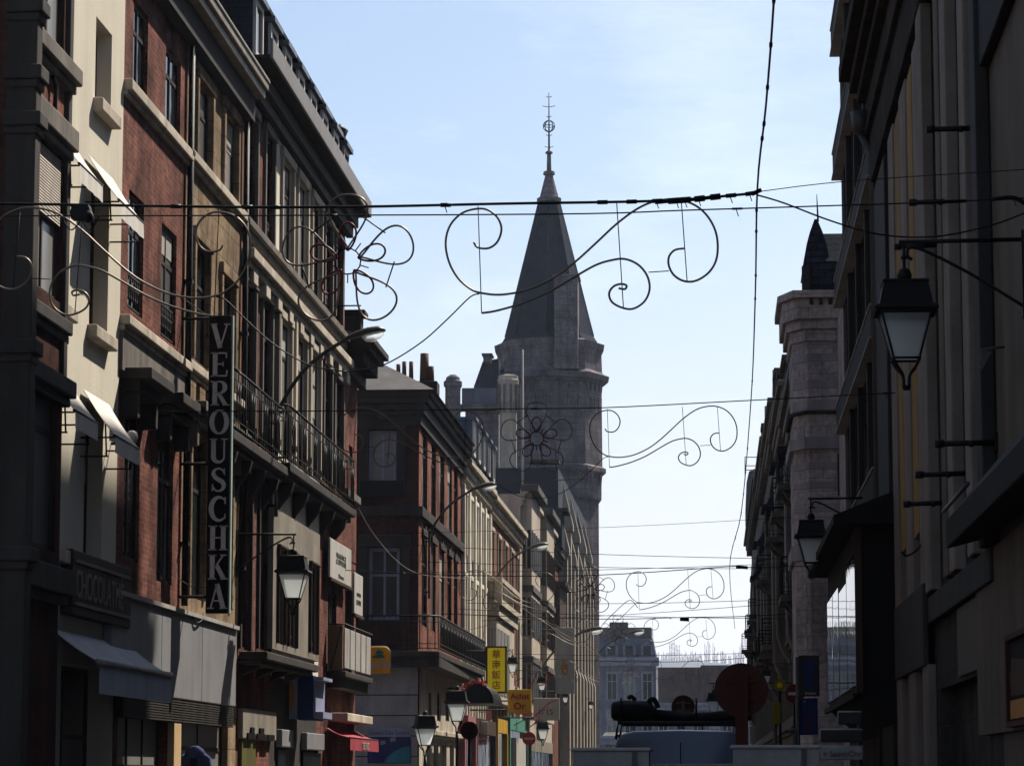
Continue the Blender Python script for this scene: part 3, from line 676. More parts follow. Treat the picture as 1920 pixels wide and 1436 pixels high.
yb0 = U(545); p = onY(534, 1347, yb0); q = onY(558, 1272, yb0)
part('side_panel', MB().box(p.x, q.x, yb0, yb0 + .08, p.z, q.z), 'lavender', bx)
p = onY(558.4, 1349, yb0); q = onY(588, 1266, yb0); part('box', MB().box(p.x, q.x, yb0, yb0 + 1.4, p.z, q.z), 'sign_blue', bx)
mb = MB(); p = onY(547, 1330, yb0)
for dx, hw, z_ in ((0, .05, .0),): mb.rings([[p + Vector((w * s_, -.012, z)) for s_ in (-1, 1)] + [p + Vector((w * s_, -.03, z)) for s_ in (1, -1)] for w, z in ((.02, -.02), (.035, .1), (.05, .22), (.06, .36), (.035, .4), (.03, .46), (.012, .5))])
part('figure', mb, 'fig_orange', bx)
mb = MB(); p = onY(589, 1346, yb0 + .2); q = onY(608, 1269, yb0 + .2); mb.box(p.x, p.x + .04, yb0 + .1, yb0 + 1.4, p.z, q.z); mb.box(p.x + .04, q.x, yb0 + .1, yb0 + 1.4, q.z - .06, q.z); mb.box(p.x + .04, q.x, yb0 + .1, yb0 + 1.4, p.z, p.z + .12); part('frame', mb, 'lavender', bx)
# orange sign seen behind the balcony
yo = 68.5; p, q = onY(692, 1262, yo), onY(731.5, 1212, yo)
og = empty('projecting_sign', (XL, yo, p.z), 'orange round cornered sign with a palm island, ending in gerlo, over the side street', 'sign')
w_, h_ = q.x - p.x, q.z - p.z
pts = [(0, 0), (1, 0), (1, .72)] + [(1 - .28 * (1 - math.cos(R(a))), .72 + .28 * math.sin(R(a))) for a in (22, 45, 67, 90)] + [(.1, 1), (0, .96)]
part('board', MB().poly([Vector((p.x + x * w_, yo, p.z + z * h_)) for x, z in pts], (0, .1, 0)), 'sign_orange', og)
mb = MB(); mb.tube([Vector((p.x + x * w_, yo + .04, p.z + z * h_)) for x, z in pts], .022, 5, True); part('rim', mb, 'ledge_white', og)
part('lettering', text_mb('gerlo', h_ * .4, Vector((p.x + w_ * .52, yo - .012, p.z + h_ * .2)), XX, UP, .006, bold=.01), 'sign_white', og)
mb = MB(); mb.poly([Vector((p.x + x * w_, yo - .012, p.z + z * h_)) for x, z in ((.1, .6), (.4, .56), (.8, .6), (.6, .72), (.3, .7))], (0, -.01, 0)); mb.poly([Vector((p.x + x * w_, yo - .013, p.z + z * h_)) for x, z in ((.3, .74), (.55, .7), (.72, .78), (.5, .9), (.36, .84))], (0, -.01, 0)); part('emblem', mb, 'sign_teal', og)
mb = MB(); mb.tube([(XL, yo + .05, p.z + h_ * .8), (p.x, yo + .05, p.z + h_ * .8)], .03, 6); part('bracket', mb, 'iron', og)
# clothes on a display torso in the doorway
yj = U(352) ; jc = onY(366, 1400, yj)
jt = empty('display_torso', (jc.x, yj, 0), 'blue denim jacket on a headless display torso by the shop doorway', 'mannequin')
mb = MB(); hh = 1.98
prof = [(1.0, .17, .12), (1.2, .16, .11), (1.42, .185, .125), (1.6, .205, .13), (1.74, .215, .115), (1.80, .17, .09), (1.83, .10, .075), (1.85, .06, .055)]
mb.rings([[Vector((jc.x + .74 * rx * math.cos(a), yj + ry * math.sin(a), z + .17)) for a in [k * math.pi / 8 for k in range(16)]] for z, rx, ry in prof], True); part('jacket', mb, 'denim', jt)
for sgn in (-1, 1):
    mb = MB(); mb.tube([Vector((jc.x + sgn * x * .78, yj + y, z + .17)) for x, y, z in ((.15, 0, 1.70), (.235, 0, 1.64), (.265, -.02, 1.45), (.26, -.07, 1.2), (.25, -.1, 1.05))], [.06, .07, .062, .055, .05], 10); part('sleeve', mb, 'denim', jt)
mb = MB(); mb.poly([Vector((jc.x + x, yj - .128, z)) for x, z in ((-.05, 1.06), (.05, 1.06), (.065, 1.6), (.05, 1.84), (-.05, 1.84), (-.065, 1.6))], (0, -.012, 0)); part('shirt', mb, 'shirt_dark', jt)
mb = MB(); mb.tube([(jc.x, yj, 0), (jc.x, yj, 1.05)], .03, 8); mb.tube([(jc.x, yj, 0), (jc.x, yj, .03)], .18, 12); part('stand', mb, 'iron', jt)
# ================================================================== L6 corner house beyond the side street
Y6 = U(785); Y7 = U(865)
FS = Fr((XL, Y6, 0), (1, 0, 0), (0, -1, 0))
def FW(x0, x1, yt, yb):
    a, b = onY(x0, yb, Y6), onY(x1, yt, Y6); return (a.x - XL, b.x - XL, a.z, b.z)
Z6 = L.Z(785, 770)
cols6 = [(791, 801), (808, 817), (824, 833), (839, 847), (851, 858)]
rowA = [L.W(a, b, 805 + (a - 791) * 1.15, 948 + (a - 791) * .9) for a, b in cols6]
rowB = [L.W(a, b, 1003 + (a - 791) * .8, 1172 + (a - 791) * .55) for a, b in cols6]
zg0 = L.Z(785, 1390); grd = [L.W(a, b, 1297, 1351) for a, b in ((802, 809), (818, 825), (834, 841), (849, 856))]
grd2 = [L.W(a, b, 1392, 1640) for a, b in ((799, 806), (812, 821), (827, 836), (842, 850), (855, 862))]
root = building('corner_house', 'brick corner house with a dark shaded side wall and a wrap around iron balcony', L, Y6, Y7, Z6, 'orange_brick', rowA + rowB + grd + grd2, skip0=True)
zGF = L.Z(785, 1225)
part('ground_floor_wall', wall_mb(MB(), L, Y6 - .03, Y7, 0, zGF - .1, grd + grd2, .04, .1, 0), 'pale_stone', root)
for h in rowA + rowB:
    w = window(root, L, h, cols=1, rows=(.7,))
    mb = MB(); L.box(mb, h[0] - .06, h[1] + .06, h[3] + .003, h[3] + .2, -.01, .06); L.box(mb, (h[0] + h[1]) / 2 - .16, (h[0] + h[1]) / 2 + .16, h[3] + .1, h[3] + .36, -.01, .05)
    part('keystone', mb, 'sooty_stone', w)
for h in grd: window(root, L, h, .04, cols=1, rows=(.5,), fm='frame_dark')
for h in grd2: window(root, L, h, .04, cols=1, rows=(), fm='frame_white')
zcor = L.Z(785, 1375)
band(root, 'string_course', L, Y6 - .03, Y7, [(zcor, zcor + .14, .14), (zcor - .06, zcor, .09)], 'pale_stone', n=.04)
zsc = L.Z(785, 968)
band(root, 'string_course', L, Y6 - .12, Y7, [(zsc, zsc + .28, .12)], 'sooty_stone')
# side wall, its shade put into a darker brick
sA, sB = FW(690, 744, 806, 930), FW(690, 750, 1026, 1162)
sSign = FW(690, 771, 1360, 1430)
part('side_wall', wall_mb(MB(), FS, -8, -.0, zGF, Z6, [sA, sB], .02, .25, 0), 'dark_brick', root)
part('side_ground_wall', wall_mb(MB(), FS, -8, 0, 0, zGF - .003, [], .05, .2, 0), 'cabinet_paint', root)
mb = MB()
for k in range(7): FS.box(mb, -8, 0, .4 + k * .55, .43 + k * .55, .051, .056)
part('rustication_joint', mb, 'sooty_stone', root)
for h in (sA, sB): window(root, FS, h, .02, .16, 'frame_blue', 'pane_curtain' if h is sA else 'pane_dim', 2, (.62,), surround='sooty_stone', sw=.26, bw=.1)
mb = MB(); FS.box(mb, sA[0] - .2, sA[1] + .2, sA[2] - .02, sA[2] + .42, .03, .1); part('window_guard', mb, 'iron', root)
mb = MB(); c = FS.P((sA[0] + sA[1]) / 2, sA[3] + .45, .1); mb.rings([[c + Vector((r_ * math.cos(a), -.05 * b_, r_ * math.sin(a))) for a in [k * math.pi / 5 for k in range(10)]] for r_, b_ in ((.22, 0), (.2, 1.6), (.1, 2.4))], True); FS.box(mb, -1.45, -.15, sA[3] + .4, sA[3] + .55, .0, .2); part('cartouche', mb, 'sooty_stone', root)
band(root, 'string_course', FS, -8, -.025, [(zsc, zsc + .28, .12)], 'sooty_stone')
band(root, 'cornice', L, Y6 - .36, Y7, [(Z6 - .4, Z6 - .1, .08), (Z6 - .1, Z6 + .2, .18), (Z6 + .2, Z6 + .38, .28), (Z6 + .38, Z6 + .55, .36)], 'sooty_stone')
band(root, 'cornice', FS, -8, -.025, [(Z6 - .4, Z6 - .1, .08), (Z6 - .1, Z6 + .2, .18), (Z6 + .2, Z6 + .38, .28), (Z6 + .38, Z6 + .55, .34)], 'sooty_stone')
mb = MB(); zr = Z6 + .55
mb.rings([[(XL + .45, Y6 - .45, zr), (XL + .45, Y7, zr), (XL - 8, Y7, zr), (XL - 8, Y6 - .45, zr)], [(XL - 1.3, Y6 + 1.6, zr + 1.05), (XL - 1.3, Y7, zr + 1.05), (XL - 6, Y7, zr + 1.05), (XL - 6, Y6 + 1.6, zr + 1.05)]])
part('roof', mb, 'roof_grey', root)
mb = MB(); p, q = onY(742, 712, Y6 + 4), onY(822, 698, Y6 + 4); mb.box(p.x, q.x, Y6 + 3.6, Y6 + 4.4, zr - .2, q.z - .3); ch = part('chimney', mb, 'sooty_stone', root)
for px, yt, w in ((747, 683, .07), (758, 678, .07), (771, 678, .07), (796, 663, .14), (808, 687, .10)):
    p = onY(px, yt, Y6 + 4); mb = MB(); mb.tube([(p.x, p.y, q.z - .3), (p.x, p.y, p.z)], [w, w * .85], 10); part('chimney_pot', mb, 'terracotta', ch)
# wrap-around balcony with rounded corner
zb6 = L.Z(785, 1222); pj = .62
ptsB = [(XL - 6, Y6 - pj), (XL + .1, Y6 - pj)] + [(XL + .1 + (pj - .1) * math.sin(R(a)), Y6 - pj + (pj - .1) * (1 - math.cos(R(a)))) for a in (25, 50, 70, 90)] + [(XL + pj, Y7 + 2.0)]
bal = MB(); inner = [(XL - 6, Y6 - .052), (XL + .02, Y6 - .052), (XL + .042, Y6), (XL + .042, Y7 + 2.0)]
bal.poly([(x, y, zb6 - .16) for x, y in ptsB] + [(x, y, zb6 - .16) for x, y in reversed(inner)], (0, 0, .16))
o = part('balcony', bal, 'sooty_stone', root)
bal = MB(); sm_ = [(x - .12 if y > Y6 else x, y + .12 if x < XL + .3 else y) for x, y in ptsB]
bal.poly([(x, y, zb6 - .42) for x, y in sm_] + [(x, y, zb6 - .42) for x, y in reversed(inner)], (0, 0, .257)); part('balcony_soffit', bal, 'sooty_stone', o)
part('railing', railing_mb(ptsB, zb6, zb6 + .95, .16), 'iron', o)
mb = MB(); k = 14
for i in range(k): z = zb6 + .12 + i * .056; mb.box(XL + pj - .03, XL + pj - .015, Y6 + .6, Y7 + 1.9, z, z + .034)
part('screen', mb, 'frame_dark', o)
# shop sign on the side wall
o = empty('shop_sign', FS.P(sSign[0], sSign[2], 0), 'blue and white shop sign on the shaded side wall reading General Data Systems', 'sign')
zt = onY(700, 1364, Y6).z; zm_ = onY(700, 1381, Y6).z
part('header', FS.box(MB(), sSign[0], sSign[1], zm_, zt, .052, .11), 'lavender', o)
part('board', FS.box(MB(), sSign[0], sSign[1], sSign[2], zm_ - .003, .052, .10), 'sign_blue', o)
part('lettering', text_mb('General Data Systems', .17, FS.P((sSign[0] + sSign[1]) / 2, zm_ + .06, .112), XX, UP, .004, sx=.72), 'ink', o)
mb = MB(); c = FS.P(sSign[1] - .02, sSign[2] + .02, .101); mb.poly([c + Vector((-x, 0, z)) for x, z in ((0, 0), (.7, 0), (.6, .15), (.42, .3), (.2, .4), (0, .44))], (0, -.008, 0)); part('swoosh', mb, 'sign_teal', o)
mb = MB()
for x, z, s in ((.06, .42, .16), (.35, .48, .14), (.62, .56, .15)): c = FS.P(sSign[0] + x, sSign[2] + z, .101); mb.poly([c + Vector((a * s, 0, b * s)) for a, b in ((0, 0), (1, .25), (.85, 1), (-.15, .75))], (0, -.006, 0))
part('boxes_picture', mb, 'grey_panel', o)
# ================================================================== L7 .. L10 terraces
def terrace(name, label, px0, px1, ztop, mat, cols, rows, fm='frame_dark', pm='pane', sill=None, surround=None, corn=None, n=0):
    u0, u1 = U(px0), U(px1); hs = []
    pw = (u1 - u0) / cols
    for v0, v1, fr_ in rows:
        for c in range(cols): m = u0 + (c + .5) * pw; hs.append((m - pw * fr_ / 2, m + pw * fr_ / 2, v0, v1))
    root = building(name, label, L, u0, u1, ztop, mat, hs, n)
    for h in hs: window(root, L, h, n, .2, fm, pm, 1, (.7,), sill=sill, surround=surround)
    if corn: band(root, 'cornice', L, u0 + .003, u1 - .003, [(ztop - .5, ztop - .25, .1), (ztop - .25, ztop, .2), (ztop, ztop + .2, .34)], corn, (ztop - .48, ztop - .26, .16, .2, .35), n=n)
    return root, u0, u1
root, a, b = terrace('cream_house', 'weathered cream house with tall pilasters and dormers next to the brick corner house', 865, 915, 11.4, 'white_plaster', 5, [(8.6, 10.55, .5), (6.0, 7.9, .5), (3.4, 5.2, .5)], surround='white_plaster', corn='pale_stone')
hC = root; mansard(root, L, a, b, 11.6, .3, 13.2, -.7, 'slate', name='roof')
for k in range(5): dormer(root, L, a + .5 + k * 2.1, a + 1.3 + k * 2.1, 11.75, 12.9, .3, 'zinc')
mb = MB()
for k in range(6): c = a + k * (b - a) / 5; L.box(mb, c - .22 if k else c, c + .22 if k < 5 else c, 5.4, 10.8, .003, .12)
part('pilaster', mb, 'white_plaster', root)
root, a, b = terrace('brick_house', 'narrow brick house with pale quoins and a carved stone balcony', 915, 975, 11.3, 'orange_brick', 5, [(8.4, 10.3, .42), (5.6, 7.7, .42), (3.2, 4.9, .5)], surround='pale_stone', corn='pale_stone')
hB8 = root; part('quoin_strip', L.box(MB(), b - 1.6, b - .2, 0, 11.0, .002, .1), 'pale_stone', root); part('quoin_strip', L.box(MB(), a + .02, a + .7, 0, 11, .002, .1), 'pale_stone', root)
zb_ = L.Z(905, 1100, .4); u0_, u1_ = U(912), U(950)
mb = MB(); L.box(mb, u0_, u1_, zb_ - .6, zb_ - .2, .003, .45); L.box(mb, u0_, u1_, zb_ - .2, zb_, .003, .55); o = part('stone_balcony', mb, 'pale_stone', root)
mb = MB(); L.box(mb, u0_, u1_, zb_ + .62, zb_ + .78, .003, .55); L.box(mb, u0_, u0_ + .3, zb_, zb_ + .62, .3, .55); L.box(mb, u1_ - .3, u1_, zb_, zb_ + .62, .3, .55)
for k in range(5): mb.tube([L.P(u0_ + .12, z, .06 + k * .05) for z in (zb_, zb_ + .2, zb_ + .4, zb_ + .62)], [.03, .05, .035, .045], 6)
for k in range(12): mb.tube([L.P(u0_ + .6 + k * .5, z, .47) for z in (zb_, zb_ + .2, zb_ + .4, zb_ + .62)], [.04, .07, .04, .06], 6)
part('balustrade', mb, 'pale_stone', o)
# glazed bay below it
mb = MB(); L.box(mb, u0_ + .1, u1_ - 1, 4.1, zb_ - .62, .003, .36); by = part('bay', mb, 'pale_stone', root)
mb = MB(); z_ = (4.4, zb_ - 1.0)
for k in range(3): mb.box(XL + .05 + k * .11, XL + .13 + k * .11, u0_ + .08, u0_ + .098, *z_)
for k in range(4): L.box(mb, u0_ + .5 + k * 1.6, u0_ + 1.7 + k * 1.6, z_[0], z_[1], .362, .38)
part('bay_pane', mb, 'pane_curtain', by)
root, a, b = terrace('oriel_house', 'pale house with two stacked glazed oriels under flat projecting caps', 976, 1034, 13.2, 'pale_stone', 4, [(10.3, 12.2, .5), (7.4, 9.2, .5), (4.6, 6.4, .5)], corn='pale_stone')
hO = root
for q0 in (a + .3, a + 11.5):
    mb = MB(); L.box(mb, q0, q0 + 6, 3.9, 13.3, .003, .45); o = part('oriel', mb, 'pale_stone', root)
    part('oriel_cap', L.box(MB(), q0 - .3, q0 + 6.3, 13.302, 13.6, .003, .75), 'roof_grey', o); part('oriel_ledge', L.box(MB(), q0 - .1, q0 + 6.1, 9.15, 9.4, .003, .52), 'roof_grey', o); part('oriel_ledge', L.box(MB(), q0 - .1, q0 + 6.1, 6.2, 6.45, .003, .52), 'roof_grey', o)
    for z in (4.5, 7.3, 10.1):
        mb = MB(); L.box(mb, q0 + .2, q0 + 5.8, z, z + 1.6, .452, .47); mb.box(XL + .06, XL + .40, q0 - .02, q0 - .003, z, z + 1.6); w = part('oriel_window', mb, 'pane', o)
        mb = MB()
        for k in range(5): L.box(mb, q0 + .15 + k * 1.38, q0 + .27 + k * 1.38, z, z + 1.6, .471, .52)
        mb.box(XL + .2, XL + .26, q0 - .05, q0 - .021, z, z + 1.6); part('mullion', mb, 'frame_white' if q0 < a + 1 else 'frame_brown', w)
root, a, b = terrace('brick_house', 'small brick house with dark gabled dormer under the tower', 1034, 1048, 12.6, 'red_brick', 2, [(8.6, 10.6, .45), (5.4, 7.4, .45)], corn='sooty_stone')
mb = MB(); L.box(mb, a + .5, a + 3, 12.8, 14.6, -1.5, .5); L.box(mb, a + .2, a + 3.3, 14.6, 14.75, -1.5, .8); part('dormer', mb, 'slate', root)
mb = MB(); L.box(mb, a + .2, b - .5, 10.9, 11.1, .003, .7); L.box(mb, a + .3, b - .7, 7.6, 10.9, .003, .4); part('bay', mb, 'frame_brown', root)
# shop fronts at street level of the terraces (things attached to the houses)
def front(hs_, label, px0, px1, yt, mat, n=.1, yb=1640, cat='shop front'):
    a, b = U(px0, n), U(px1, n); z1 = L.Z(px0, yt, n)
    o = part('shop_front', L.box(MB(), a + .4, b, z1 - .5, z1, .003, n + .1), mat, hs_, label)
    part('pilaster', L.box(MB(), a, a + .4, .0, z1, .003, n + .12), mat, o)
    part('pane', L.box(MB(), a + .4, b - .3, .4, z1 - .5, .003, n), 'pane', o)
    part('pilaster', L.box(MB(), b - .3, b, 0, z1 - .5, .003, n + .12), mat, o)
    return o
front(hC, 'red and pink shop front beside the brick corner house', 866, 888, 1340, 'pink_board')
front(hC, 'dark shop front with pale panels under the yellow sign', 889, 925, 1345, 'frame_brown')
o = front(hB8, 'shop front with a bright yellow pillar', 928, 947, 1346, 'yellow_paint')
o = front(hB8, 'green topped shop front with a white door', 951, 985, 1342, 'green_paint')
part('door', L.box(MB(), U(956), U(974), 0, 3.0, .1, .26), 'sign_white', o)
front(hO, 'pale shop front in front of the oriel house', 990, 1032, 1385, 'beige_board')
for (x0, x1, y0, y1, yy, mt, lb) in ((868, 878, 1340, 1380, 92, 'pink_board', 'small pink hanging board low on the cream house'), (902, 915, 1352, 1375, 99, 'sign_white', 'small white hanging board beside the red shop front'), (911, 922, 1331, 1350, 100, 'pink_board', 'small pale pink hanging board above the white one')):
    p, q = onY(x0, y1, yy), onY(x1, y0, yy); o = empty('hanging_board', (XL, yy, p.z), lb, 'sign')
    part('board', MB().box(p.x, q.x, yy, yy + .06, p.z, q.z), mt, o)
    mb = MB(); mb.tube([(XL, yy + .03, q.z - .05), (q.x, yy + .03, q.z - .05)], .02, 5); part('bracket', mb, 'iron', o)
# hanging signs on the left
def hang(name, label, x0, x1, y0, y1, yy, mat, texts, edge=None, br=True):
    p, q = onY(x0, y1, yy), onY(x1, y0, yy); o = empty(name, (XL, yy, p.z), label, 'sign')
    part('board', MB().box(p.x, q.x, yy, yy + .14, p.z, q.z), mat, o)
    if edge:
        mb = MB(); w = .05
        for a in ((p.x - w, q.x + w, q.z, q.z + w), (p.x - w, q.x + w, p.z - w, p.z), (p.x - w, p.x, p.z, q.z), (q.x, q.x + w, p.z, q.z)): mb.box(a[0], a[1], yy - .02, yy + .16, a[2], a[3])
        part('frame', mb, edge, o)
    W, H = q.x - p.x, q.z - p.z
    for t, fx, fz, sz, m_, b_ in texts: part('lettering', text_mb(t, sz * H, Vector((p.x + fx * W, yy - .012, p.z + fz * H)), XX, UP, .006, bold=b_), m_, o)
    if br:
        mb = MB(); mb.tube([(XL, yy + .07, q.z - .1), (p.x, yy + .07, q.z - .1)], .03, 6); mb.tube([(XL, yy + .07, p.z + .1), (p.x, yy + .07, p.z + .1)], .03, 6); part('bracket', mb, 'iron', o)
    return o
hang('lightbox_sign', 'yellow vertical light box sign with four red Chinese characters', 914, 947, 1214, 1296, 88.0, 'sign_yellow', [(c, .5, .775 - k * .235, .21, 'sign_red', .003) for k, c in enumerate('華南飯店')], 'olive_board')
hang('hanging_sign', 'square yellow orange hanging sign reading Achat Or in red', 952, 996, 1292, 1336, 96.0, 'sign_orange', [('Achat', .52, .6, .34, 'sign_red', .006), ('Or', .5, .15, .42, 'sign_red', .008)])
hang('hanging_sign', 'pale grey hanging sign reading iris in thin dark letters', 1000, 1049, 1308, 1350, 106.0, 'sign_white', [('iris', .48, .25, .58, 'ink', -.004)])
o = hang('shop_banner', 'tall pale banner with an orange flame hung before the tower base', 1041, 1077, 1176, 1300, 128.0, 'sign_white', [])
mb = MB(); p = onY(1058, 1250, 128)
mb.poly([p + Vector((x, -.01, z)) for x, z in ((-.05, -.3), (.12, -.35), (.16, .05), (.03, .25), (-.14, .5), (-.07, .2), (-.16, .0))], (0, -.02, 0)); part('flame_emblem', mb, 'fig_orange', o)
# ================================================================== tower
YT = 190.0
def tz(y): return onY(1030, y, YT).z
cx = onY(1030, 640, YT).x; PX = YT / F
def octr(r, z, rot=22.5, cx_=None): return [((cx if cx_ is None else cx_) + r * math.cos(R(rot + k * 45)), YT + r * math.sin(R(rot + k * 45)), z) for k in range(8)]
tw = empty('tower', (cx, YT, 0), 'tall octagonal stone tower with a slate spire and a wrought iron finial', 'tower')
rt = 0
body = [(3.2, 0), (3.2, tz(945)), (3.38, tz(938)), (3.4, tz(895)), (3.68, tz(888)), (3.68, tz(880)), (3.45, tz(876)), (3.42, tz(728)), (3.62, tz(724)), (3.86, tz(718)), (3.92, tz(708)), (3.6, tz(704)), (3.45, tz(700)), (3.42, tz(668)), (3.55, tz(660)), (3.62, tz(648)), (3.2, tz(644))]
part('shaft', MB().rings([octr(r, z, rt) for r, z in body]), 'tower_stone', tw)
sp = [(3.15, tz(643)), (2.9, tz(632)), (2.62, tz(600)), (.72, tz(380))]
part('spire', MB().rings([octr(r, z, rt) for r, z in sp]), 'slate', tw)
part('spire_top', MB().rings([octr(r, z, rt) for r, z in ((.72, tz(380.1)), (.8, tz(379)), (.8, tz(372)), (.62, tz(370)), (.26, tz(330)), (.4, tz(328)), (.36, tz(322)), (.16, tz(321)), (.13, tz(290)), (.26, tz(288)), (.22, tz(285)), (.05, tz(282)))]), 'tower_stone', tw)
ribs = MB()
for k in range(8):
    a = R(rt + k * 45); ribs.tube([(cx + r * math.cos(a), YT + r * math.sin(a), z) for r, z in sp[1:]], [.06, .05, .03], 5)
part('spire_ribs', ribs, 'slate', tw)
mb = MB(); zt_ = lambda y: onY(1062, y, YT).z
xa, xb = onY(1040, 600, YT - 3).x, onY(1084, 600, YT - 3).x
mb.box(xa, xb, YT - 3.6, YT - 1.6, tz(705), onY(1062, 522, YT - 3).z); zq = onY(1062, 522, YT - 3).z; mb.box(xa - .12, xb + .12, YT - 3.7, YT - 1.4, zq, zq + .16); part('stair_turret', mb, 'tower_stone', tw)
fin = MB(); fin.tube([(cx, YT, tz(285)), (cx, YT, tz(174))], [.07, .025], 6)
for y, w in ((277, .28), (255, .2), (220, .18), (201, .42), (183, .2)):
    z = tz(y)
    for dx, dy in ((1, 0), (0, 1)): fin.tube(smooth_path([(cx - w * dx, YT - w * dy, z + .07), (cx, YT, z), (cx + w * dx, YT + w * dy, z + .07)], 3), .025, 4)
for a in range(0, 180, 45): fin.tube([(cx + .38 * math.cos(t) * math.cos(R(a)), YT + .38 * math.cos(t) * math.sin(R(a)), tz(237) + .38 * math.sin(t)) for t in [k * math.pi / 9 for k in range(18)]], .032, 4, True)
fin.tube([(cx + .38 * math.cos(t), YT + .38 * math.sin(t), tz(237)) for t in [k * math.pi / 9 for k in range(18)]], .028, 4, True)
part('finial', fin, 'iron', tw)
dt = MB()
for k in range(8):   # corbels and blind panels round the drum
    for j in range(4):
        t = (j + .5) / 4
        for r, z0_, z1_, w in ((3.44, tz(738), tz(726), .14), (3.38, tz(786), tz(748), .2), (3.4, tz(908), tz(893), .14)):
            p0, p1 = Vector(octr(r, 0, rt)[k]), Vector(octr(r, 0, rt)[(k + 1) % 8]); c = p0.lerp(p1, t); d = (p1 - p0).normalized() * w; nrm = Vector((c.x - cx, c.y - YT, 0)).normalized() * .1
            dt.hexa([c - d - nrm + UP * z0_, c + d - nrm + UP * z0_, c + d + nrm * .6 + UP * z0_, c - d + nrm * .6 + UP * z0_, c - d - nrm + UP * z1_, c + d - nrm + UP * z1_, c + d + nrm + UP * z1_, c - d + nrm + UP * z1_])
part('corbel_table', dt, 'tower_stone', tw)
# masonry block of the same public building, its turret and parapet
def pbox(mb, x0, x1, yt, yb, y, d):
    p, q = onY(x0, yb, y), onY(x1, yt, y); mb.box(p.x, q.x, y, y + d, p.z, q.z); return mb
hall = empty('stone_hall', (XL - 5, 152, 0), 'grey stone hall at the foot of the tower with pinnacled buttresses and a zinc parapet', 'building')
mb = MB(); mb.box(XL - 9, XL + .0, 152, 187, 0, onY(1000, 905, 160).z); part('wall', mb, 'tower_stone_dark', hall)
for k in range(9):
    yb_ = 153 + k * 4.1; mb = MB(); zt2 = 14.2 + (k % 2) * 1.6
    mb.rings([[(XL + .001 + a * s_, yb_ + b * s_ * .9, z) for a, b in ((0, -.5), (.55, -.5), (.55, .5), (0, .5))] for s_, z in ((1, 0), (1, 7), (.8, 7.3), (.8, zt2 - 1.4), (1, zt2 - 1.3), (1, zt2 - 1.0), (.05, zt2 + 1.2))]); part('buttress', mb, 'pale_stone', hall)
    if k < 8: part('window', MB().box(XL + .002, XL + .05, yb_ + 1.0, yb_ + 3.1, 3.5, 11.5), 'pane', hall)
mb = MB(); pbox(mb, 872, 935, 757, 1000, 165, 4); part('block', mb, 'tower_stone', hall)
mb = MB(); pbox(mb, 866, 931, 727, 756.5, 164.8, 4.5); part('parapet', mb, 'zinc', hall)
mb = MB(); pbox(mb, 862, 931, 757, 768, 164.4, 1); part('block_cornice', mb, 'tower_stone', hall)
def rpil(px, prof, y, sides=10):
    c = onY(px, 800, y)
    return MB().rings([[(c.x + (r * y / F) * math.cos(2 * math.pi * (k + .5) / sides), y + (r * y / F) * math.sin(2 * math.pi * (k + .5) / sides), onY(px, yy, y).z) for k in range(sides)] for r, yy in prof])
part('turret', rpil(849, [(17, 1000), (17, 800), (15, 790), (15, 728), (18, 724), (18, 716), (14, 713), (13, 708), (6, 703)], 164), 'tower_stone', hall)
part('pinnacle', rpil(953, [(19, 1180), (19, 1000), (17, 990), (17, 760), (20, 752), (20, 720), (22, 714), (20, 711), (19, 705), (10, 703)], 160, 8), 'pale_stone', hall)
mb = MB()
for k in range(10):
    a = 2 * math.pi * k / 10; c = onY(953, 735, 160); mb.box(c.x + .6 * math.cos(a) - .07, c.x + .6 * math.cos(a) + .07, 160 + .6 * math.sin(a) - .07, 160 + .6 * math.sin(a) + .07, onY(953, 775, 160).z, onY(953, 722, 160).z)
part('pinnacle_tracery', mb, 'tower_stone', hall)
mb = MB(); p = [onY(x, y, 180) for x, y in ((888, 726), (905, 678), (935, 672), (935, 726))]; mb.poly(p, (0, 5, 0)); part('roof', mb, 'slate', hall)
mb = MB(); pbox(mb, 906, 920, 666, 680, 179.5, 1.2); pbox(mb, 903, 923, 662, 666.2, 179.3, 1.6); part('chimney', mb, 'tower_stone', hall)
p = onY(980, 655, 150); mb = MB(); mb.tube([(p.x, 150, 12), (p.x, 150, p.z)], [.08, .05], 6); thing('flagpole', mb, 'ledge_white', 'bare pale flagpole in front of the tower', 'flagpole')
# small roof terrace rail and flat roofs between terrace and tower
mb = MB()
p, q = onY(955, 903, 148), onY(1098, 898, 148); mb.tube([p, q], .03, 4); p, q = onY(1043, 830, 148), onY(1043, 898, 148); mb.tube([p, q], .05, 4); p, q = onY(995, 868, 148), onY(1048, 866, 148); mb.box(p.x, q.x, 148, 149, p.z, p.z + .18)
thing('roof_rail', mb, 'sooty_stone', 'dark rail and post on the flat roof below the tower corbels', 'railing')
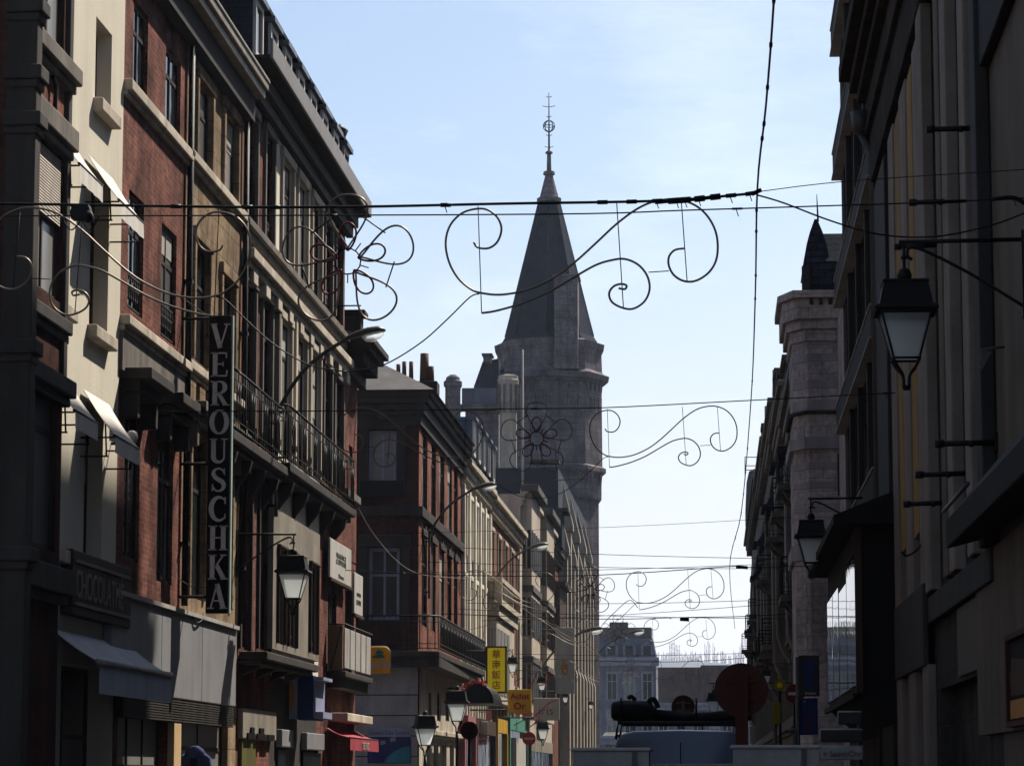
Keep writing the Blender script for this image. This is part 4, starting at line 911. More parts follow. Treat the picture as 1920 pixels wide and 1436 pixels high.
# ================================================================== far end of the street
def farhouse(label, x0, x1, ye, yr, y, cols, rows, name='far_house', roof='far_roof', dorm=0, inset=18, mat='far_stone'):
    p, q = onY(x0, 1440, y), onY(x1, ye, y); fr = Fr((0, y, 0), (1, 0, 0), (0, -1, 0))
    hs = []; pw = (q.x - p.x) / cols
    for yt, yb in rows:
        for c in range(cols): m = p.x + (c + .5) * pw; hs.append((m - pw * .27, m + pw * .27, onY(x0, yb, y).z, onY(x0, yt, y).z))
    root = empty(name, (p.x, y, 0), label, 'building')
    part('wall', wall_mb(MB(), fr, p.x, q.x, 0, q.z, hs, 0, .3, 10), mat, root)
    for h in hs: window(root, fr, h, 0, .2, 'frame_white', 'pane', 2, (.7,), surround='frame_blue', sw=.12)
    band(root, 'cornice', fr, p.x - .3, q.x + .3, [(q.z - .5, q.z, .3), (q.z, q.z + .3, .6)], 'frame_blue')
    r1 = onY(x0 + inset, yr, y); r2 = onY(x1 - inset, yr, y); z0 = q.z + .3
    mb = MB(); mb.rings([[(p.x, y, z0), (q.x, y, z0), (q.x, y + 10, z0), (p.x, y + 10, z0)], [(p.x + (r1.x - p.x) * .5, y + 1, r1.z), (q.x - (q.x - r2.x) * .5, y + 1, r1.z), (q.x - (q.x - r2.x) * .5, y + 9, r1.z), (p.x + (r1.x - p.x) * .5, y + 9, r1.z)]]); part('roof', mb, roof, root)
    for k in range(dorm):
        m = p.x + (k + .5) * (q.x - p.x) / dorm; h = (r1.z - z0)
        mb = MB(); mb.poly([(m - .6, y - .1, z0 + .1), (m + .6, y - .1, z0 + .1), (m + .6, y - .1, z0 + h * .6), (m, y - .1, z0 + h * .9), (m - .6, y - .1, z0 + h * .6)], (0, 1.4, 0)); o = part('dormer', mb, 'far_stone', root); part('pane', MB().box(m - .35, m + .35, y - .13, y - .103, z0 + .25, z0 + h * .6), 'pane', o)
    return root
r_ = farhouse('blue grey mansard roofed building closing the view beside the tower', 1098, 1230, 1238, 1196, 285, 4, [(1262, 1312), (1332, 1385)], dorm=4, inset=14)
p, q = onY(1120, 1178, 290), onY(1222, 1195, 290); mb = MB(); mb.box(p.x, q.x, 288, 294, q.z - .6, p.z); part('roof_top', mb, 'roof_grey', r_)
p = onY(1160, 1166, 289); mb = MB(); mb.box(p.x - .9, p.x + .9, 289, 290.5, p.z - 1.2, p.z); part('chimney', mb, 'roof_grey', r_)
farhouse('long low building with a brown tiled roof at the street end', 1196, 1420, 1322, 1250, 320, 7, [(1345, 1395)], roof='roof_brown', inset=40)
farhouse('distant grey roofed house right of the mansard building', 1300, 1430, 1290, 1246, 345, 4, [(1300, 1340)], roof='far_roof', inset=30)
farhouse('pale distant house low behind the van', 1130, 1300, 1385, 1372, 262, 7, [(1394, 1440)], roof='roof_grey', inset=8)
# hill with a row of bare poplars, the ground
random.seed(3)
hv = []; nx, ny = 60, 14
for j in range(ny):
    for i in range(nx):
        x = -900 + i * 30; y = 520 + j * 120; t = j / (ny - 1)
        z = -.4 + 58 * (1 - math.cos(min(1, t * 1.35) * math.pi)) / 2 + (3 * math.sin(i * .7 + j) + 4 * math.sin(i * .23 + 1)) * min(1, t * 2)
        hv.append((x, y, z))
hf = [(j * nx + i, j * nx + i + 1, (j + 1) * nx + i + 1, (j + 1) * nx + i) for j in range(ny - 1) for i in range(nx - 1)]
tag(part('hill', MB().add(hv, hf, True), 'hill_mat'), 'wooded hill beyond the town', None, None, 'structure')
mb = MB()
for px in list(range(1232, 1396, 3)):
    if random.random() < .15: continue
    y = random.uniform(1480, 1560); b0 = onY(px, 1240, y); hgt = random.uniform(3, 6) + (5 if (px // 22) % 3 == 0 else 0)
    bx_, bz_ = b0.x, b0.z - 6
    mb.tube([(bx_, y, bz_), (bx_, y, bz_ + hgt + 6)], [.35, .06], 4)
    for k in range(34):
        z = bz_ + 3 + (hgt + 2) * random.random(); a = random.uniform(0, 6.28); l = random.uniform(.8, 2.0) * (1 - .5 * (z - bz_) / (hgt + 6))
        mb.tube([(bx_, y, z), (bx_ + l * .45 * math.cos(a), y + l * .45 * math.sin(a), z + l * 1.5)], [.08, .02], 3)
tag(part('tree_line', mb, 'bark'), 'row of bare poplars on the far hilltop', None, None, 'stuff')
gz = MB(); gz.add([(-1150, -30, -.15), (1150, -30, -.15), (1150, 2250, -.15), (-1150, 2250, -.15)], [(0, 1, 2, 3)]); tag(part('ground', gz, 'asphalt'), 'ground sheet', None, None, 'structure')
gz = MB(); gz.box(-5.6, 1.2, -20, 250, -.14, 0); tag(part('road', gz, 'asphalt'), 'asphalt street', None, None, 'structure')
for x0, x1, nm in ((-8.0, -5.6, 'left'), (1.2, 2.7, 'right')):
    gz = MB(); gz.box(x0, x1, -20, 250, -.14, .12); tag(part('pavement', gz, 'paving'), 'stone paved pavement along the %s house fronts' % nm, None, None, 'structure')
# ================================================================== RIGHT SIDE (all in shade)
V = Q.U
# near building: plain strip, pilaster strip
ya, yb_, yc, yd, ye_ = 15.0, V(1874), V(1752), V(1660), 59.4
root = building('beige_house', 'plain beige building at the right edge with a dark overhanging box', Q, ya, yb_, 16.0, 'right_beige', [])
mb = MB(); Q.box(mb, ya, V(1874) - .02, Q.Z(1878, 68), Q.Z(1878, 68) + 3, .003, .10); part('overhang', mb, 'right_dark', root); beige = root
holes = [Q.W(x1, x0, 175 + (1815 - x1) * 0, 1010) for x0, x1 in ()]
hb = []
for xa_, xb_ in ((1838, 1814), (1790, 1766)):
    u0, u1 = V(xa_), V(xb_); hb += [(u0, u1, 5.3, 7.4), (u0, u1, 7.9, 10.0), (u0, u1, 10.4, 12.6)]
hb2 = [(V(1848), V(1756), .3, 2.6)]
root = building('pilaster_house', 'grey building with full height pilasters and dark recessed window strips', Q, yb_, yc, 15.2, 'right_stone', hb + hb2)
for h in hb: window(root, Q, h, 0, .16, 'right_dark', 'pane_dim', 1, (.5,))
for h in hb2: window(root, Q, h, 0, .2, 'right_dark', 'pane_dim', 3, (.8,))
for x0, x1, m in ((1873, 1862, 'right_grey'), (1850, 1839, 'right_pale'), (1813, 1803, 'right_pale'), (1800, 1791, 'right_beige'), (1765, 1755, 'right_pale')):
    mb = MB(); Q.box(mb, V(x0), V(x1), 3.75, 15.0, .003, .14); part('pilaster', mb, m, root)
band(root, 'string_course', Q, yb_ + .01, yc - .01, [(3.4, 3.72, .1)], 'right_grey')
mb = MB(); Q.box(mb, V(1838), V(1796), 2.65, 3.39, .003, .03); part('fanlight', mb, 'pane_dim', root)
# cornice building with yellow window strips
hy = [(V(1741), V(1729), 4.6, 10.6), (V(1714), V(1703), 4.6, 10.6)]
hg = [(V(1750), V(1728), .3, 2.9), (V(1722), V(1700), .3, 2.9)]
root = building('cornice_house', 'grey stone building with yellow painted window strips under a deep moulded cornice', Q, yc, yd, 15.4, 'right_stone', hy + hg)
for h in hy:
    window(root, Q, h, 0, .04, 'right_yellow', 'pane_dim', 1, (.35, .68), bw=.1)
    mb = MB(); Q.box(mb, h[0] + .003, h[0] + .7, h[2], h[3], -.04, .115); part('jamb', mb, 'right_yellow', root); mb = MB(); Q.box(mb, h[1] - .3, h[1] - .003, h[2], h[3], -.04, .10); part('jamb', mb, 'right_yellow', root)
for h in hg: window(root, Q, h, 0, .25, 'right_dark', 'pane_dim', 1, ())
for x0, x1, m in ((1752, 1743, 'right_pale'), (1728, 1715, 'right_pale'), (1702, 1692, 'right_pale'), (1684, 1662, 'right_grey')):
    mb = MB(); Q.box(mb, V(x0), V(x1), .0, 10.7, .003, .12); part('pilaster', mb, m, root)
band(root, 'cornice', Q, yc - 6.5, yd + .02, [(10.85, 11.6, .16), (11.6, 11.72, .24), (11.72, 12.2, .2), (12.2, 12.36, .34), (12.36, 12.55, .46), (12.55, 12.8, .62)], 'right_stone')
mb = MB(); Q.box(mb, yc, V(1695), 2.9, 3.9, .003, .16); part('shop_fascia', mb, 'right_grey', root)
mb = MB(); c = Q.P(yd - .3, 12.0, .3); mb.tube([c, c + UP * -.35], [.16, .12], 8); mb.tube([c + UP * -.35, Q.P(yd - .3, 11.3, .12), Q.P(yd - .3, 0, .12)], .06, 8); thing('downpipe', mb, 'lamp_metal', 'grey downpipe with a collector box at the end of the deep cornice', 'downpipe')
# modern block with ledges
zl = [5.85, 8.45, 11.05, 13.7, 16.3, 18.9, 21.5, 24.1, 26.7]
hr = []
for z in zl:
    for k in range(4): u = yd + .5 + k * 3.15; hr.append((u, u + 2.1, z - 1.55, z - .1))
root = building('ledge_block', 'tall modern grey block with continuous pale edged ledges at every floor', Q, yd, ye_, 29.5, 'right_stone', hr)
for h in hr[:20]: window(root, Q, h, 0, .16, 'right_grey', 'pane', 2, ())
for z in zl:
    mb = MB(); Q.box(mb, yd + .02, ye_ + .1, z, z + .5, -.01, .17); o = part('ledge', mb, 'right_dark', root)
    mb = MB(); Q.box(mb, yd + .01, ye_ + .11, z - .035, z, -.01, .2); Q.box(mb, yd + .01, ye_ + .11, z + .5, z + .53, -.01, .19); part('ledge_trim', mb, 'ledge_white', o)
for u in (yd + 2.9, yd + 6.1, yd + 9.2): mb = MB(); Q.box(mb, u - .12, u + .12, 4.2, 29, .003, .1); part('pilaster', mb, 'right_grey', root)
# dark oriel shop bay with canopy
d0, d1, pw = 42.6, 53.6, .62
zb0, zb1 = 2.75, 5.15
o = empty('shop_bay', Q.P(d0, zb0, 0), 'dark projecting shop bay with bright reflecting panes and a sloping roof', 'shop bay')
mb = MB(); Q.box(mb, d0, d1, zb0, zb1, .003, pw); part('body', mb, 'right_dark', o)
mb = MB(); Q.box(mb, d0 - .5, d1 + .4, zb1 + .002, zb1 + .12, .003, pw + .35); mb.poly([Q.P(d0 - .5, v, n) for n, v in ((pw + .35, zb1 + .12), (.003, zb1 + .5), (.003, zb1 + .12))], YY * (d1 - d0 + .9)); part('canopy', mb, 'right_dark', o)
mb = MB(); mb.poly([Q.P(d0 + .01, v, n) for n, v in ((pw + .02, zb0 - .003), (.003, zb0 - .003), (.003, zb0 - .55), (pw * .5, zb0 - .3))], YY * (d1 - d0)); Q.box(mb, d0 - .05, d1 + .02, zb0 - .08, zb0 + .0, pw + .021, pw + .09); part('base', mb, 'right_dark', o)
for k, (a, b, z_) in enumerate(((d0 + .25, d0 + 3.1, zb1 - .35), (d0 + 3.25, d0 + 5.9, zb1 - .62), (d0 + 6.2, d0 + 8.4, zb1 - .5), (d0 + 8.6, d1 - .1, zb1 - .5))):
    part('pane', Q.box(MB(), a, b, zb0 + .12, z_, pw + .003, pw + .02), 'pane_mirror', o)
    part('mullion', Q.box(MB(), b + .03, b + .10, zb0 + .1, z_, pw + .003, pw + .022), 'right_yellow' if k == 1 else 'right_dark', o)
mb = MB(); Q.box(mb, d0 - .06, d0 - .003, zb0, zb1 - .02, pw - .06, pw + .04); part('corner_post', mb, 'frame_brown', o)
# near canopy, beige panel, red framed sign
o = empty('shop_canopy', Q.P(18, 3.7, 0), 'long dark shop canopy over the beige panel at the right edge', 'canopy')
mb = MB(); mb.poly([Q.P(17, v, n) for n, v in ((.003, 3.86), (.46, 3.74), (.46, 4.0), (.003, 4.55))], YY * (28.4 - 17)); part('hood', mb, 'right_dark', o)
mb = MB(); mb.tube([Q.P(25.6, 4.1, .48), Q.P(28.4, 4.1, .48)], .02, 5); part('rail', mb, 'lamp_metal', o)
p0, p1 = V(1915) - 4, V(1838)
part('wall_board', Q.box(MB(), p0, p1, Q.Z(1850, 1378), 3.72, .003, .06), 'right_beige', beige)
ps0, ps1 = V(1918, .06) - 1.2, V(1895, .06); z0, z1 = Q.Z(1896, 1352, .1), Q.Z(1896, 1200, .1)
o = empty('framed_sign', Q.P(ps0, z0, .06), 'red framed illustrated sign hanging on the beige panel', 'sign')
part('board', Q.box(MB(), ps0, ps1, z0, z1, .062, .09), 'right_dark', o)
mb = MB(); w = .05
for a in ((ps0, ps1, z1, z1 + w), (ps0, ps1, z0 - w, z0), (ps1, ps1 + w * 2, z0 - w, z1 + w), (ps0 - w, ps0, z0 - w, z1 + w)): Q.box(mb, *a, .062, .13)
part('frame', mb, 'sign_maroon', o)
mb = MB(); Q.box(mb, ps0, ps1 - .04, z0 + .02, z0 + .18, .0905, .1); part('picture', mb, 'fig_orange', o); mb = MB(); mb.poly([Q.P(u_, v_, .0905) for u_, v_ in ((ps0, z0 + .2), (ps1 - .1, z0 + .22), (ps1 - .03, z0 + .4), (ps1 - .2, z0 + .55), (ps0, z0 + .45))], (-.008, 0, 0)); part('picture', mb, 'frame_brown', o)
# projecting bars on the pilaster house
for k, (xw, xo, yy) in enumerate(((1856, 1741, 243), (1874, 1757, 832), (1824, 1720, 890), (1782, 1697, 945), (1808, 1708, 380), (1770, 1680, 463))):
    D_ = V(xw); a, b = onY(xo, yy, D_), onY(xw, yy - 3, D_)
    mb = MB(); mb.tube([a, (XR, D_, b.z)], .028, 8); mb.tube([a + XX * -.02, a + XX * .06], .04, 8); mb.tube([a + XX * .3, a + XX * .34], .034, 8); mb.box(XR - .03, XR - .001, D_ - .07, D_ + .07, b.z - .09, b.z + .09)
    lab = ['uppermost iron bar projecting from the pilaster house', 'iron bar above the dark canopy, nearest the beige strip', 'iron bar at mid height beside the dark canopy', 'lowest iron bar, just above the tangle of cables', 'iron bar crossing the span cable on the right wall', 'iron bar just above the big lantern'][k]
    thing('banner_bar', mb, 'iron', lab, 'bar', 'projecting iron bars on the right wall')
p = onY(1840, 655, 27.0); mb = MB(); mb.tube([p, (XR, 27, p.z + .02)], .012, 5); mb.add([p, p + Vector((.10, 0, -.02)), p + Vector((-.03, 0, -.24)), p + YY * .02, p + Vector((.10, .02, -.02)), p + Vector((-.03, .02, -.24))], [(0, 1, 2), (5, 4, 3), (0, 3, 4, 1), (1, 4, 5, 2), (2, 5, 3, 0)]); thing('pennant', mb, 'lamp_metal', 'small grey pennant on a thin rod at the right edge', 'pennant')
mb = MB(); yq = 38.0
q = [onY(x, y, 36.8) for x, y in ((1757, 960), (1752, 1010), (1742, 1030), (1748, 1060), (1762, 1075))]; mb.tube(smooth_path(q), .018, 5)
q = [onY(x, y, 36.6) for x, y in ((1760, 985), (1740, 1005), (1720, 1030), (1700, 1042), (1690, 1034))]; mb.tube(smooth_path(q), .014, 5)
q = [onY(x, y, 36.5) for x, y in ((1768, 970), (1765, 1010), (1752, 1015), (1770, 1040))]; mb.tube(smooth_path(q), .03, 5)
thing('cable_tangle', mb, 'cable_black', 'tangle of black cables under the pilasters on the right wall', 'cable')
# ---- turret house
YR = 62.5
root = building('turret_house', 'banded stone corner house with a polygonal bay, bracketed cornice and steep spire roof', Q, ye_ + .02, 74.0, 11.2, 'turret_stone', [])
fr3 = None
xo = onY(1516, 800, YR).x; xi = XR + .6
def bay(z0, z1, g=0): return [[(xi, YR - g, z), (xo - g, YR - g, z), (xo - .3 - g, YR + .5, z), (xo - .3 - g, YR + 3.5, z), (xi, YR + 4 + g, z)] for z in (z0, z1)]
zz = lambda y: onY(1530, y, YR).z
part('bay', MB().rings(bay(0, zz(640))), 'turret_stone', root)
for y0_, y1_, g, m in ((648, 622, .012, 'turret_band'), (678, 662, .012, 'turret_band'), (728, 712, .012, 'turret_band'), (770, 748, .02, 'turret_band'), (776, 770, .1, 'right_stone'), (842, 820, .1, 'turret_band'), (880, 866, .012, 'turret_band'), (916, 902, .012, 'turret_band'), (960, 948, .012, 'turret_band'), (1050, 1020, .08, 'turret_band')):
    part('stone_band', MB().rings(bay(zz(y0_), zz(y1_), g)), m, root)
for y0_, y1_, g in ((640, 618, .06), (618, 600, .14), (600, 562, .22), (562, 548, .32)): part('cornice', MB().rings(bay(zz(y0_) + .001, zz(y1_), g)), 'turret_stone', root)
mb = MB()
for k in range(7): mb.box(xo + .05 + k * .2, xo + .13 + k * .2, YR - .3, YR - .2, zz(574), zz(563))
part('dentils', mb, 'right_stone', root)
for y0_, y1_, x0_, x1_ in ((690, 590, 1573, 1592), (930, 850, 1571, 1590)):
    p, q = onY(x0_, y0_, YR), onY(x1_, y1_, YR); part('window', MB().box(p.x, q.x, YR - .03, YR - .003, p.z, q.z), 'pane', root)
a0 = onY(1509, 545, YR); a1 = onY(1536, 405, YR + 2)
mb = MB(); mb.rings([[(onY(1508, 545, YR).x, YR, zz(547)), (xi, YR, zz(547)), (xi, YR + 4, zz(547)), (onY(1508, 545, YR).x, YR + 4, zz(547))], [(onY(1518, 490, YR).x, YR, zz(490)), (xi, YR, zz(490)), (xi, YR + 4, zz(490)), (onY(1518, 490, YR).x, YR + 4, zz(490))], [(onY(1546, 428, YR).x, YR + .8, zz(426)), (xi, YR + .8, zz(426)), (xi, YR + 3, zz(426)), (onY(1546, 428, YR).x, YR + 3, zz(426))]]); part('roof', mb, 'slate', root)
ap = onY(1535, 405, YR); bs = onY(1532, 490, YR); mb = MB(); mb.rings([[(bs.x + dx * w, YR + .4 + dy * w, z) for dx, dy in ((-1, -1), (1, -1), (1, 1), (-1, 1))] for w, z in ((.34, bs.z - .35), (.29, bs.z), (.21, bs.z + .42), (.14, bs.z + .68), (.03, ap.z))]); part('spire', mb, 'slate', root)
mb = MB(); mb.tube([(ap.x, YR + .4, ap.z - .05), (ap.x - .02, YR + .4, onY(1532, 358, YR).z)], [.025, .008], 5); part('needle', mb, 'iron', root)
mb = MB(); mb.box(xo - .1, xo + .08, YR - .1, YR + .1, zz(545), zz(500)); mb.rings([[(xo + .25 + r_ * math.cos(a), YR - .05, zz(470) + r_ * math.sin(a) * .2) for a in [k * math.pi / 3 for k in range(6)]] for r_ in (.1, .11)]) if False else None; part('roof_post', mb, 'right_stone', root)
# ---- ornate terraces stepping away
def rterr(label, y0, y1, zt, seed, steps=()):
    rnd = random.Random(seed); hs = []; n = max(2, int((y1 - y0) / 3.2)); pw_ = (y1 - y0) / n
    rows = [(3.6, 5.4), (6.6, 8.6), (9.6, 11.6)] + ([(12.6, 14.4)] if zt > 15.6 else [])
    for v0, v1 in rows:
        if v1 > zt - .8: continue
        for c in range(n): m = y0 + (c + .5) * pw_; hs.append((m - .6, m + .6, v0, v1))
    root = building('ornate_house', label, Q, y0, y1, zt, 'ornate_stone', hs)
    for h in hs: window(root, Q, h, 0, .2, 'right_grey', 'pane_dim', 1, (.7,), surround='ornate_stone', sw=.16)
    for v in (3.1, 6.0, 9.1, 12.1):
        if v < zt - 1: band(root, 'string_course', Q, y0, y1, [(v, v + .2, .2), (v - .15, v, .1)], 'ornate_stone')
    band(root, 'cornice', Q, y0 + .003, y1 - .003, [(zt - .5, zt - .2, .2), (zt - .2, zt + .1, .4), (zt + .1, zt + .3, .55)], 'ornate_stone', (zt - .6, zt - .22, .34, .2, .3))
    for c in range(1 + n // 3):
        u = y0 + rnd.uniform(.5, max(.6, y1 - y0 - 4)); vb = rnd.choice([6.2, 9.3]) if zt > 12 else 6.2
        mb = MB(); Q.box(mb, u, u + 3, vb - .15, vb + .02, .21, .95); bo = part('balcony', mb, 'ornate_stone', root); part('railing', railing_mb([Q.P(u, 0, .21), Q.P(u, 0, .9), Q.P(u + 3, 0, .9), Q.P(u + 3, 0, .21)], vb + .02, vb + 1, .2), 'iron', bo)
        for j in range(2): b2 = MB(); bracket(b2, Q, u + .5 + j * 2, vb - .15, .8, .7, .3); part('bracket', b2, 'ornate_stone', bo)
    for c in range(2):
        u = y0 + rnd.uniform(1.5, max(1.6, y1 - y0 - 5)); za_, zb2 = 5.6 + c * .8, min(zt - .9, 10.8 + c * 1.5); pr_ = rnd.uniform(.4, .6)
        mb = MB(); mb.poly([Q.P(u, v, n_) for n_, v in ((.003, za_ - 1.0), (pr_ * .6, za_ - .55), (pr_, za_), (pr_, zb2), (.003, zb2))], YY * 2.6); bo = part('oriel', mb, 'ornate_stone', root)
        mb = MB(); Q.box(mb, u - .15, u + 2.75, zb2 + .002, zb2 + .2, .003, pr_ + .18); mb.poly([Q.P(u, v, n_) for n_, v in ((.003, zb2 + .2), (pr_, zb2 + .2), (pr_ * .3, zb2 + .8), (.003, zb2 + .8))], YY * 2.6); part('oriel_cap', mb, 'slate', bo)
        part('oriel_window', Q.box(MB(), u + .4, u + 2.2, za_ + .5, zb2 - .5, pr_ + .002, pr_ + .02), 'pane_dim', bo)
    for k in range(2):
        u = y0 + rnd.uniform(.5, y1 - y0 - 2.5); mb = MB(); mb.poly([Q.P(u + a_, zt + .302 + b_, .25) for a_, b_ in ((0, 0), (1.8, 0), (1.8, .9), (1.3, 1.1), (.9, 1.7), (.5, 1.1), (0, .9))], XX * .9); part('gable', mb, 'ornate_stone', root)
    for u, w, h, p in steps: mb = MB(); Q.box(mb, u, u + w, zt + .3, zt + .3 + h, -1.2, p); Q.box(mb, u - .15, u + w + .15, zt + .3 + h, zt + .5 + h, -1.3, p + .15); part('chimney', mb, 'right_stone', root)
    mb = MB(); mb.poly([Q.P(y0 + .1, v, n_) for n_, v in ((.3, zt + .301), (-.5, zt + 1.3), (-5, zt + 1.6), (-5, zt + .301))], YY * (y1 - y0 - .2)); part('roof', mb, 'slate', root)
    return root
rterr('dark stone house next to the turret house with a chimney above its cornice', 74.02, 95, 12.6, 1, [(82, 1.4, .9, .1), (90, 1.6, 1.3, .1)])
rterr('ornate dark stone house with zinc mansard blocks stepping along the skyline', 95.02, 112, 14.0, 2, [(97, 4, .9, .2), (104, 3, 1.4, .2)])
rterr('ornate house with carved balconies in the middle of the right row', 112.02, 132, 15.6, 3, [(114, 3, 1.2, .1), (124, 2, 1.0, .1)])
rterr('tall ornate house at the far end of the right row before the scaffold', 132.02, 158, 16.4, 4, [(139, 2, 1.2, .2), (150, 1.5, .6, .1)])
rterr('last dark house of the right row, lower than the netted turret', 158.02, 205, 17.2, 5, [(175, 2, .8, .1)])
# netted scaffold turret
ysf = 222.0; c = onY(1432, 900, ysf)
sf = empty('scaffold_turret', (c.x, ysf, 0), 'turret wrapped in pale and green netting with a scaffold rail on top', 'scaffold')
def scr(prof, sides=8): return MB().rings([[(c.x + r * ysf / F * math.cos(2 * math.pi * (k + .5) / sides), ysf + r * ysf / F * math.sin(2 * math.pi * (k + .5) / sides), onY(1432, yy, ysf).z) for k in range(sides)] for r, yy in prof])
part('net', scr([(24, 1060), (30, 1020), (38, 985), (38, 960), (35, 905), (30, 885)]), 'net_grey', sf)
part('roof', scr([(30, 884.5), (12, 876), (2, 872)]), 'net_green', sf)
part('net', scr([(30, 1500), (30, 1230), (31, 1130), (27, 1060.5)]), 'net_green', sf)
mb = MB()
for x in (1397, 1419, 1438): p, q = onY(x, 900 if x != 1438 else 875, ysf - 1.5), onY(x, 856, ysf - 1.5); mb.tube([p, q], .05, 4)
for x0_, x1_, y in ((1397, 1438, 857), (1397, 1419, 873), (1397, 1438, 881)): mb.tube([onY(x0_, y, ysf - 1.5), onY(x1_, y, ysf - 1.5)], .04, 4)
for x in (1401, 1404): mb.tube([onY(x, 1225, ysf - 1.5), onY(x, 1150, ysf - 1.5)], .05, 4)
for y in (1155, 1180, 1222): mb.tube([onY(1401, y, ysf - 1.5), onY(1412, y, ysf - 1.5)], .04, 4)
part('scaffold_rail', mb, 'lamp_metal', sf)
# ================================================================== Christmas light motifs
def px2(pts, s=.004): return [Vector(((x - 655) * s, 0, (490 - y) * s)) for x, y in pts]
S1 = [(897, 456), (904, 466), (925, 468), (942, 456), (950, 432), (943, 410), (926, 395), (905, 391), (875, 399), (852, 422), (843, 455), (849, 492), (866, 524), (889, 545), (910, 554), (950, 558), (1000, 549), (1050, 526), (1090, 497), (1130, 461), (1170, 424), (1210, 395), (1245, 381), (1285, 378), (1321, 391), (1346, 416), (1360, 450), (1360, 490), (1346, 518), (1321, 535), (1298, 536), (1279, 525), (1269, 507), (1269, 489), (1280, 476), (1298, 473)]
S2 = [(912, 593), (940, 589), (990, 575), (1040, 554), (1090, 525), (1130, 503), (1160, 494), (1185, 492), (1210, 503), (1227, 524), (1232, 550), (1222, 574), (1200, 588), (1178, 585), (1160, 574), (1155, 558), (1163, 545), (1177, 540), (1188, 543), (1185, 550), (1173, 548)]
mot = empty('light_motif', (0, 0, 0), 'nearest unlit Christmas light garland, a flower between two scrolls, spanning the street', 'street decoration', 'Christmas light garlands over the street')
ORG[mot.name] = Vector()
def mir(pts, m): return [(1310 - x if m else x, y) for x, y in pts]
for m in (False, True):
    mb = MB(); mb.tube(smooth_path(px2(mir(S1, m)), 4), .0085, 6); mb.tube(smooth_path(px2(mir(S2, m)), 4), .0085, 6)
    sc_ = part('scroll', mb, 'tube_metal', mot)
    for a, b in (((905, 386), (912, 593)), ((1170, 380), (1182, 586)), ((1293, 378), (1303, 536)), ((1230, 518), (1269, 516))): part('hanger_rod', MB().tube(px2(mir([a, b], m)), .0042, 5), 'cable_black', sc_)
    mb = MB()
    mb.tube(smooth_path(px2(mir([(908, 556), (890, 562), (850, 601), (800, 646), (740, 684), (700, 697), (656, 703)], m)), 4), .0055, 5)
    part('swag_cable', mb, 'cable_black', sc_)
def petal(ang, r0, r1, w, sharp):
    pts = []; n = 22; a = R(ang)
    for i in range(n):
        t = 2 * math.pi * i / n; s_ = (1 - math.cos(t)) / 2
        rr = r0 + (r1 - r0) * s_; ww = w * math.sin(t) * (s_ ** sharp)
        pts.append(Vector((rr * math.cos(a) - ww * math.sin(a), 0, rr * math.sin(a) + ww * math.cos(a))))
    return smooth_path(pts, 2, True)
for k in range(5):
    an_ = 90 + 72 * k
    mb = MB(); mb.tube(petal(an_, .10, .52, .215, .75), .008, 6, True); part('outer_petal', mb, 'tube_metal', mot)
    mb = MB(); mb.tube(petal(an_, .085, .30, .075, .3), .008, 6, True); part('inner_petal', mb, 'tube_red', mot)
mb = MB(); mb.tube([Vector((.1 * math.cos(R(a)), .004, .1 * math.sin(R(a)))) for a in range(0, 360, 24)], .006, 5, True)
for k in range(5):
    a0_, a1_ = R(90 + 72 * k + 36 - 17), R(90 + 72 * k + 36 + 17); mb.tube([Vector((.36 * math.cos(a0_), 0, .36 * math.sin(a0_))), Vector((.36 * math.cos(a1_), 0, .36 * math.sin(a1_)))], .006, 5)
    a2_ = R(90 + 72 * k + 36); mb.tube([Vector((.1 * math.cos(a2_), 0, .1 * math.sin(a2_))), Vector((.17 * math.cos(a2_), 0, .17 * math.sin(a2_)))], .005, 5)
part('stay', mb, 'cable_black', mot)
motp = [(652, 490, 22.0), (1006, 822, 41.1), (1108, 1107, 62.4), (1159, 1186, 85.6), (1182, 1259, 112.0)]
mlab = [None, 'second light garland, its flower in front of the tower shaft', 'third light garland, its flower beside the foot of the tower', 'fourth light garland, its flower over the mansard roof', 'farthest light garland, faint above the blue van']
for i, (x, y, d) in enumerate(motp):
    o = mot if i == 0 else copy_tree(mot)
    o.location = onY(x, y, d); o.rotation_euler = (0, 0, (0, .03, -.04, .05, 0)[i])
    if mlab[i]: o['label'] = mlab[i]
# ================================================================== cables
NC = [0]
def wire(pts, r, label, mat='cable_black', group='cables across the street', sm=5, lumps=0):
    q = smooth_path([onY(*p) for p in pts], sm); mb = MB(); mb.tube(q, r, 6)
    rnd = random.Random(len(label))
    for k in range(lumps):
        a = q[rnd.randrange(1, len(q) - 1)]; b = q[min(len(q) - 1, q.index(a) + 1)]; d = (b - a).normalized(); mb.tube([a - d * .03, a + d * .05], r * 1.6, 6)
        if k % 3 == 0: mb.tube([a, a + UP * -.06 + d * .02], .005, 4)
    thing('cable', mb, mat, label, 'cable', group)
wire([(-420, 380, 22), (-10, 382, 22), (400, 388, 22), (660, 388, 22), (950, 382, 22), (1230, 377, 22), (1390, 365, 22), (1420, 360, 22)], .0105, 'thick black cable carrying the nearest light garland', lumps=16)
wire([(1228, 380, 22), (1260, 377, 22), (1300, 374, 22), (1345, 369, 22)], .015, 'thick taped cable splice above the nearest garland', lumps=5)
wire([(-420, 402, 22), (0, 405, 22), (1000, 402, 22), (1300, 394, 22), (1710, 381, 22), (1812, 377, 22), (1900, 372, 22), (1990, 372, 22)], .0055, 'thin black cable just below the thick one, running to the right wall', lumps=4)
wire([(1710, 381, 21.9), (1812, 377, 21.9)], .013, 'thick sleeve on the thin cable near the right wall', sm=2)
wire([(1860, 374, 21.9), (1900, 371, 21.9), (1925, 384, 21.9)], .017, 'knotted cable end at the right edge', sm=3)
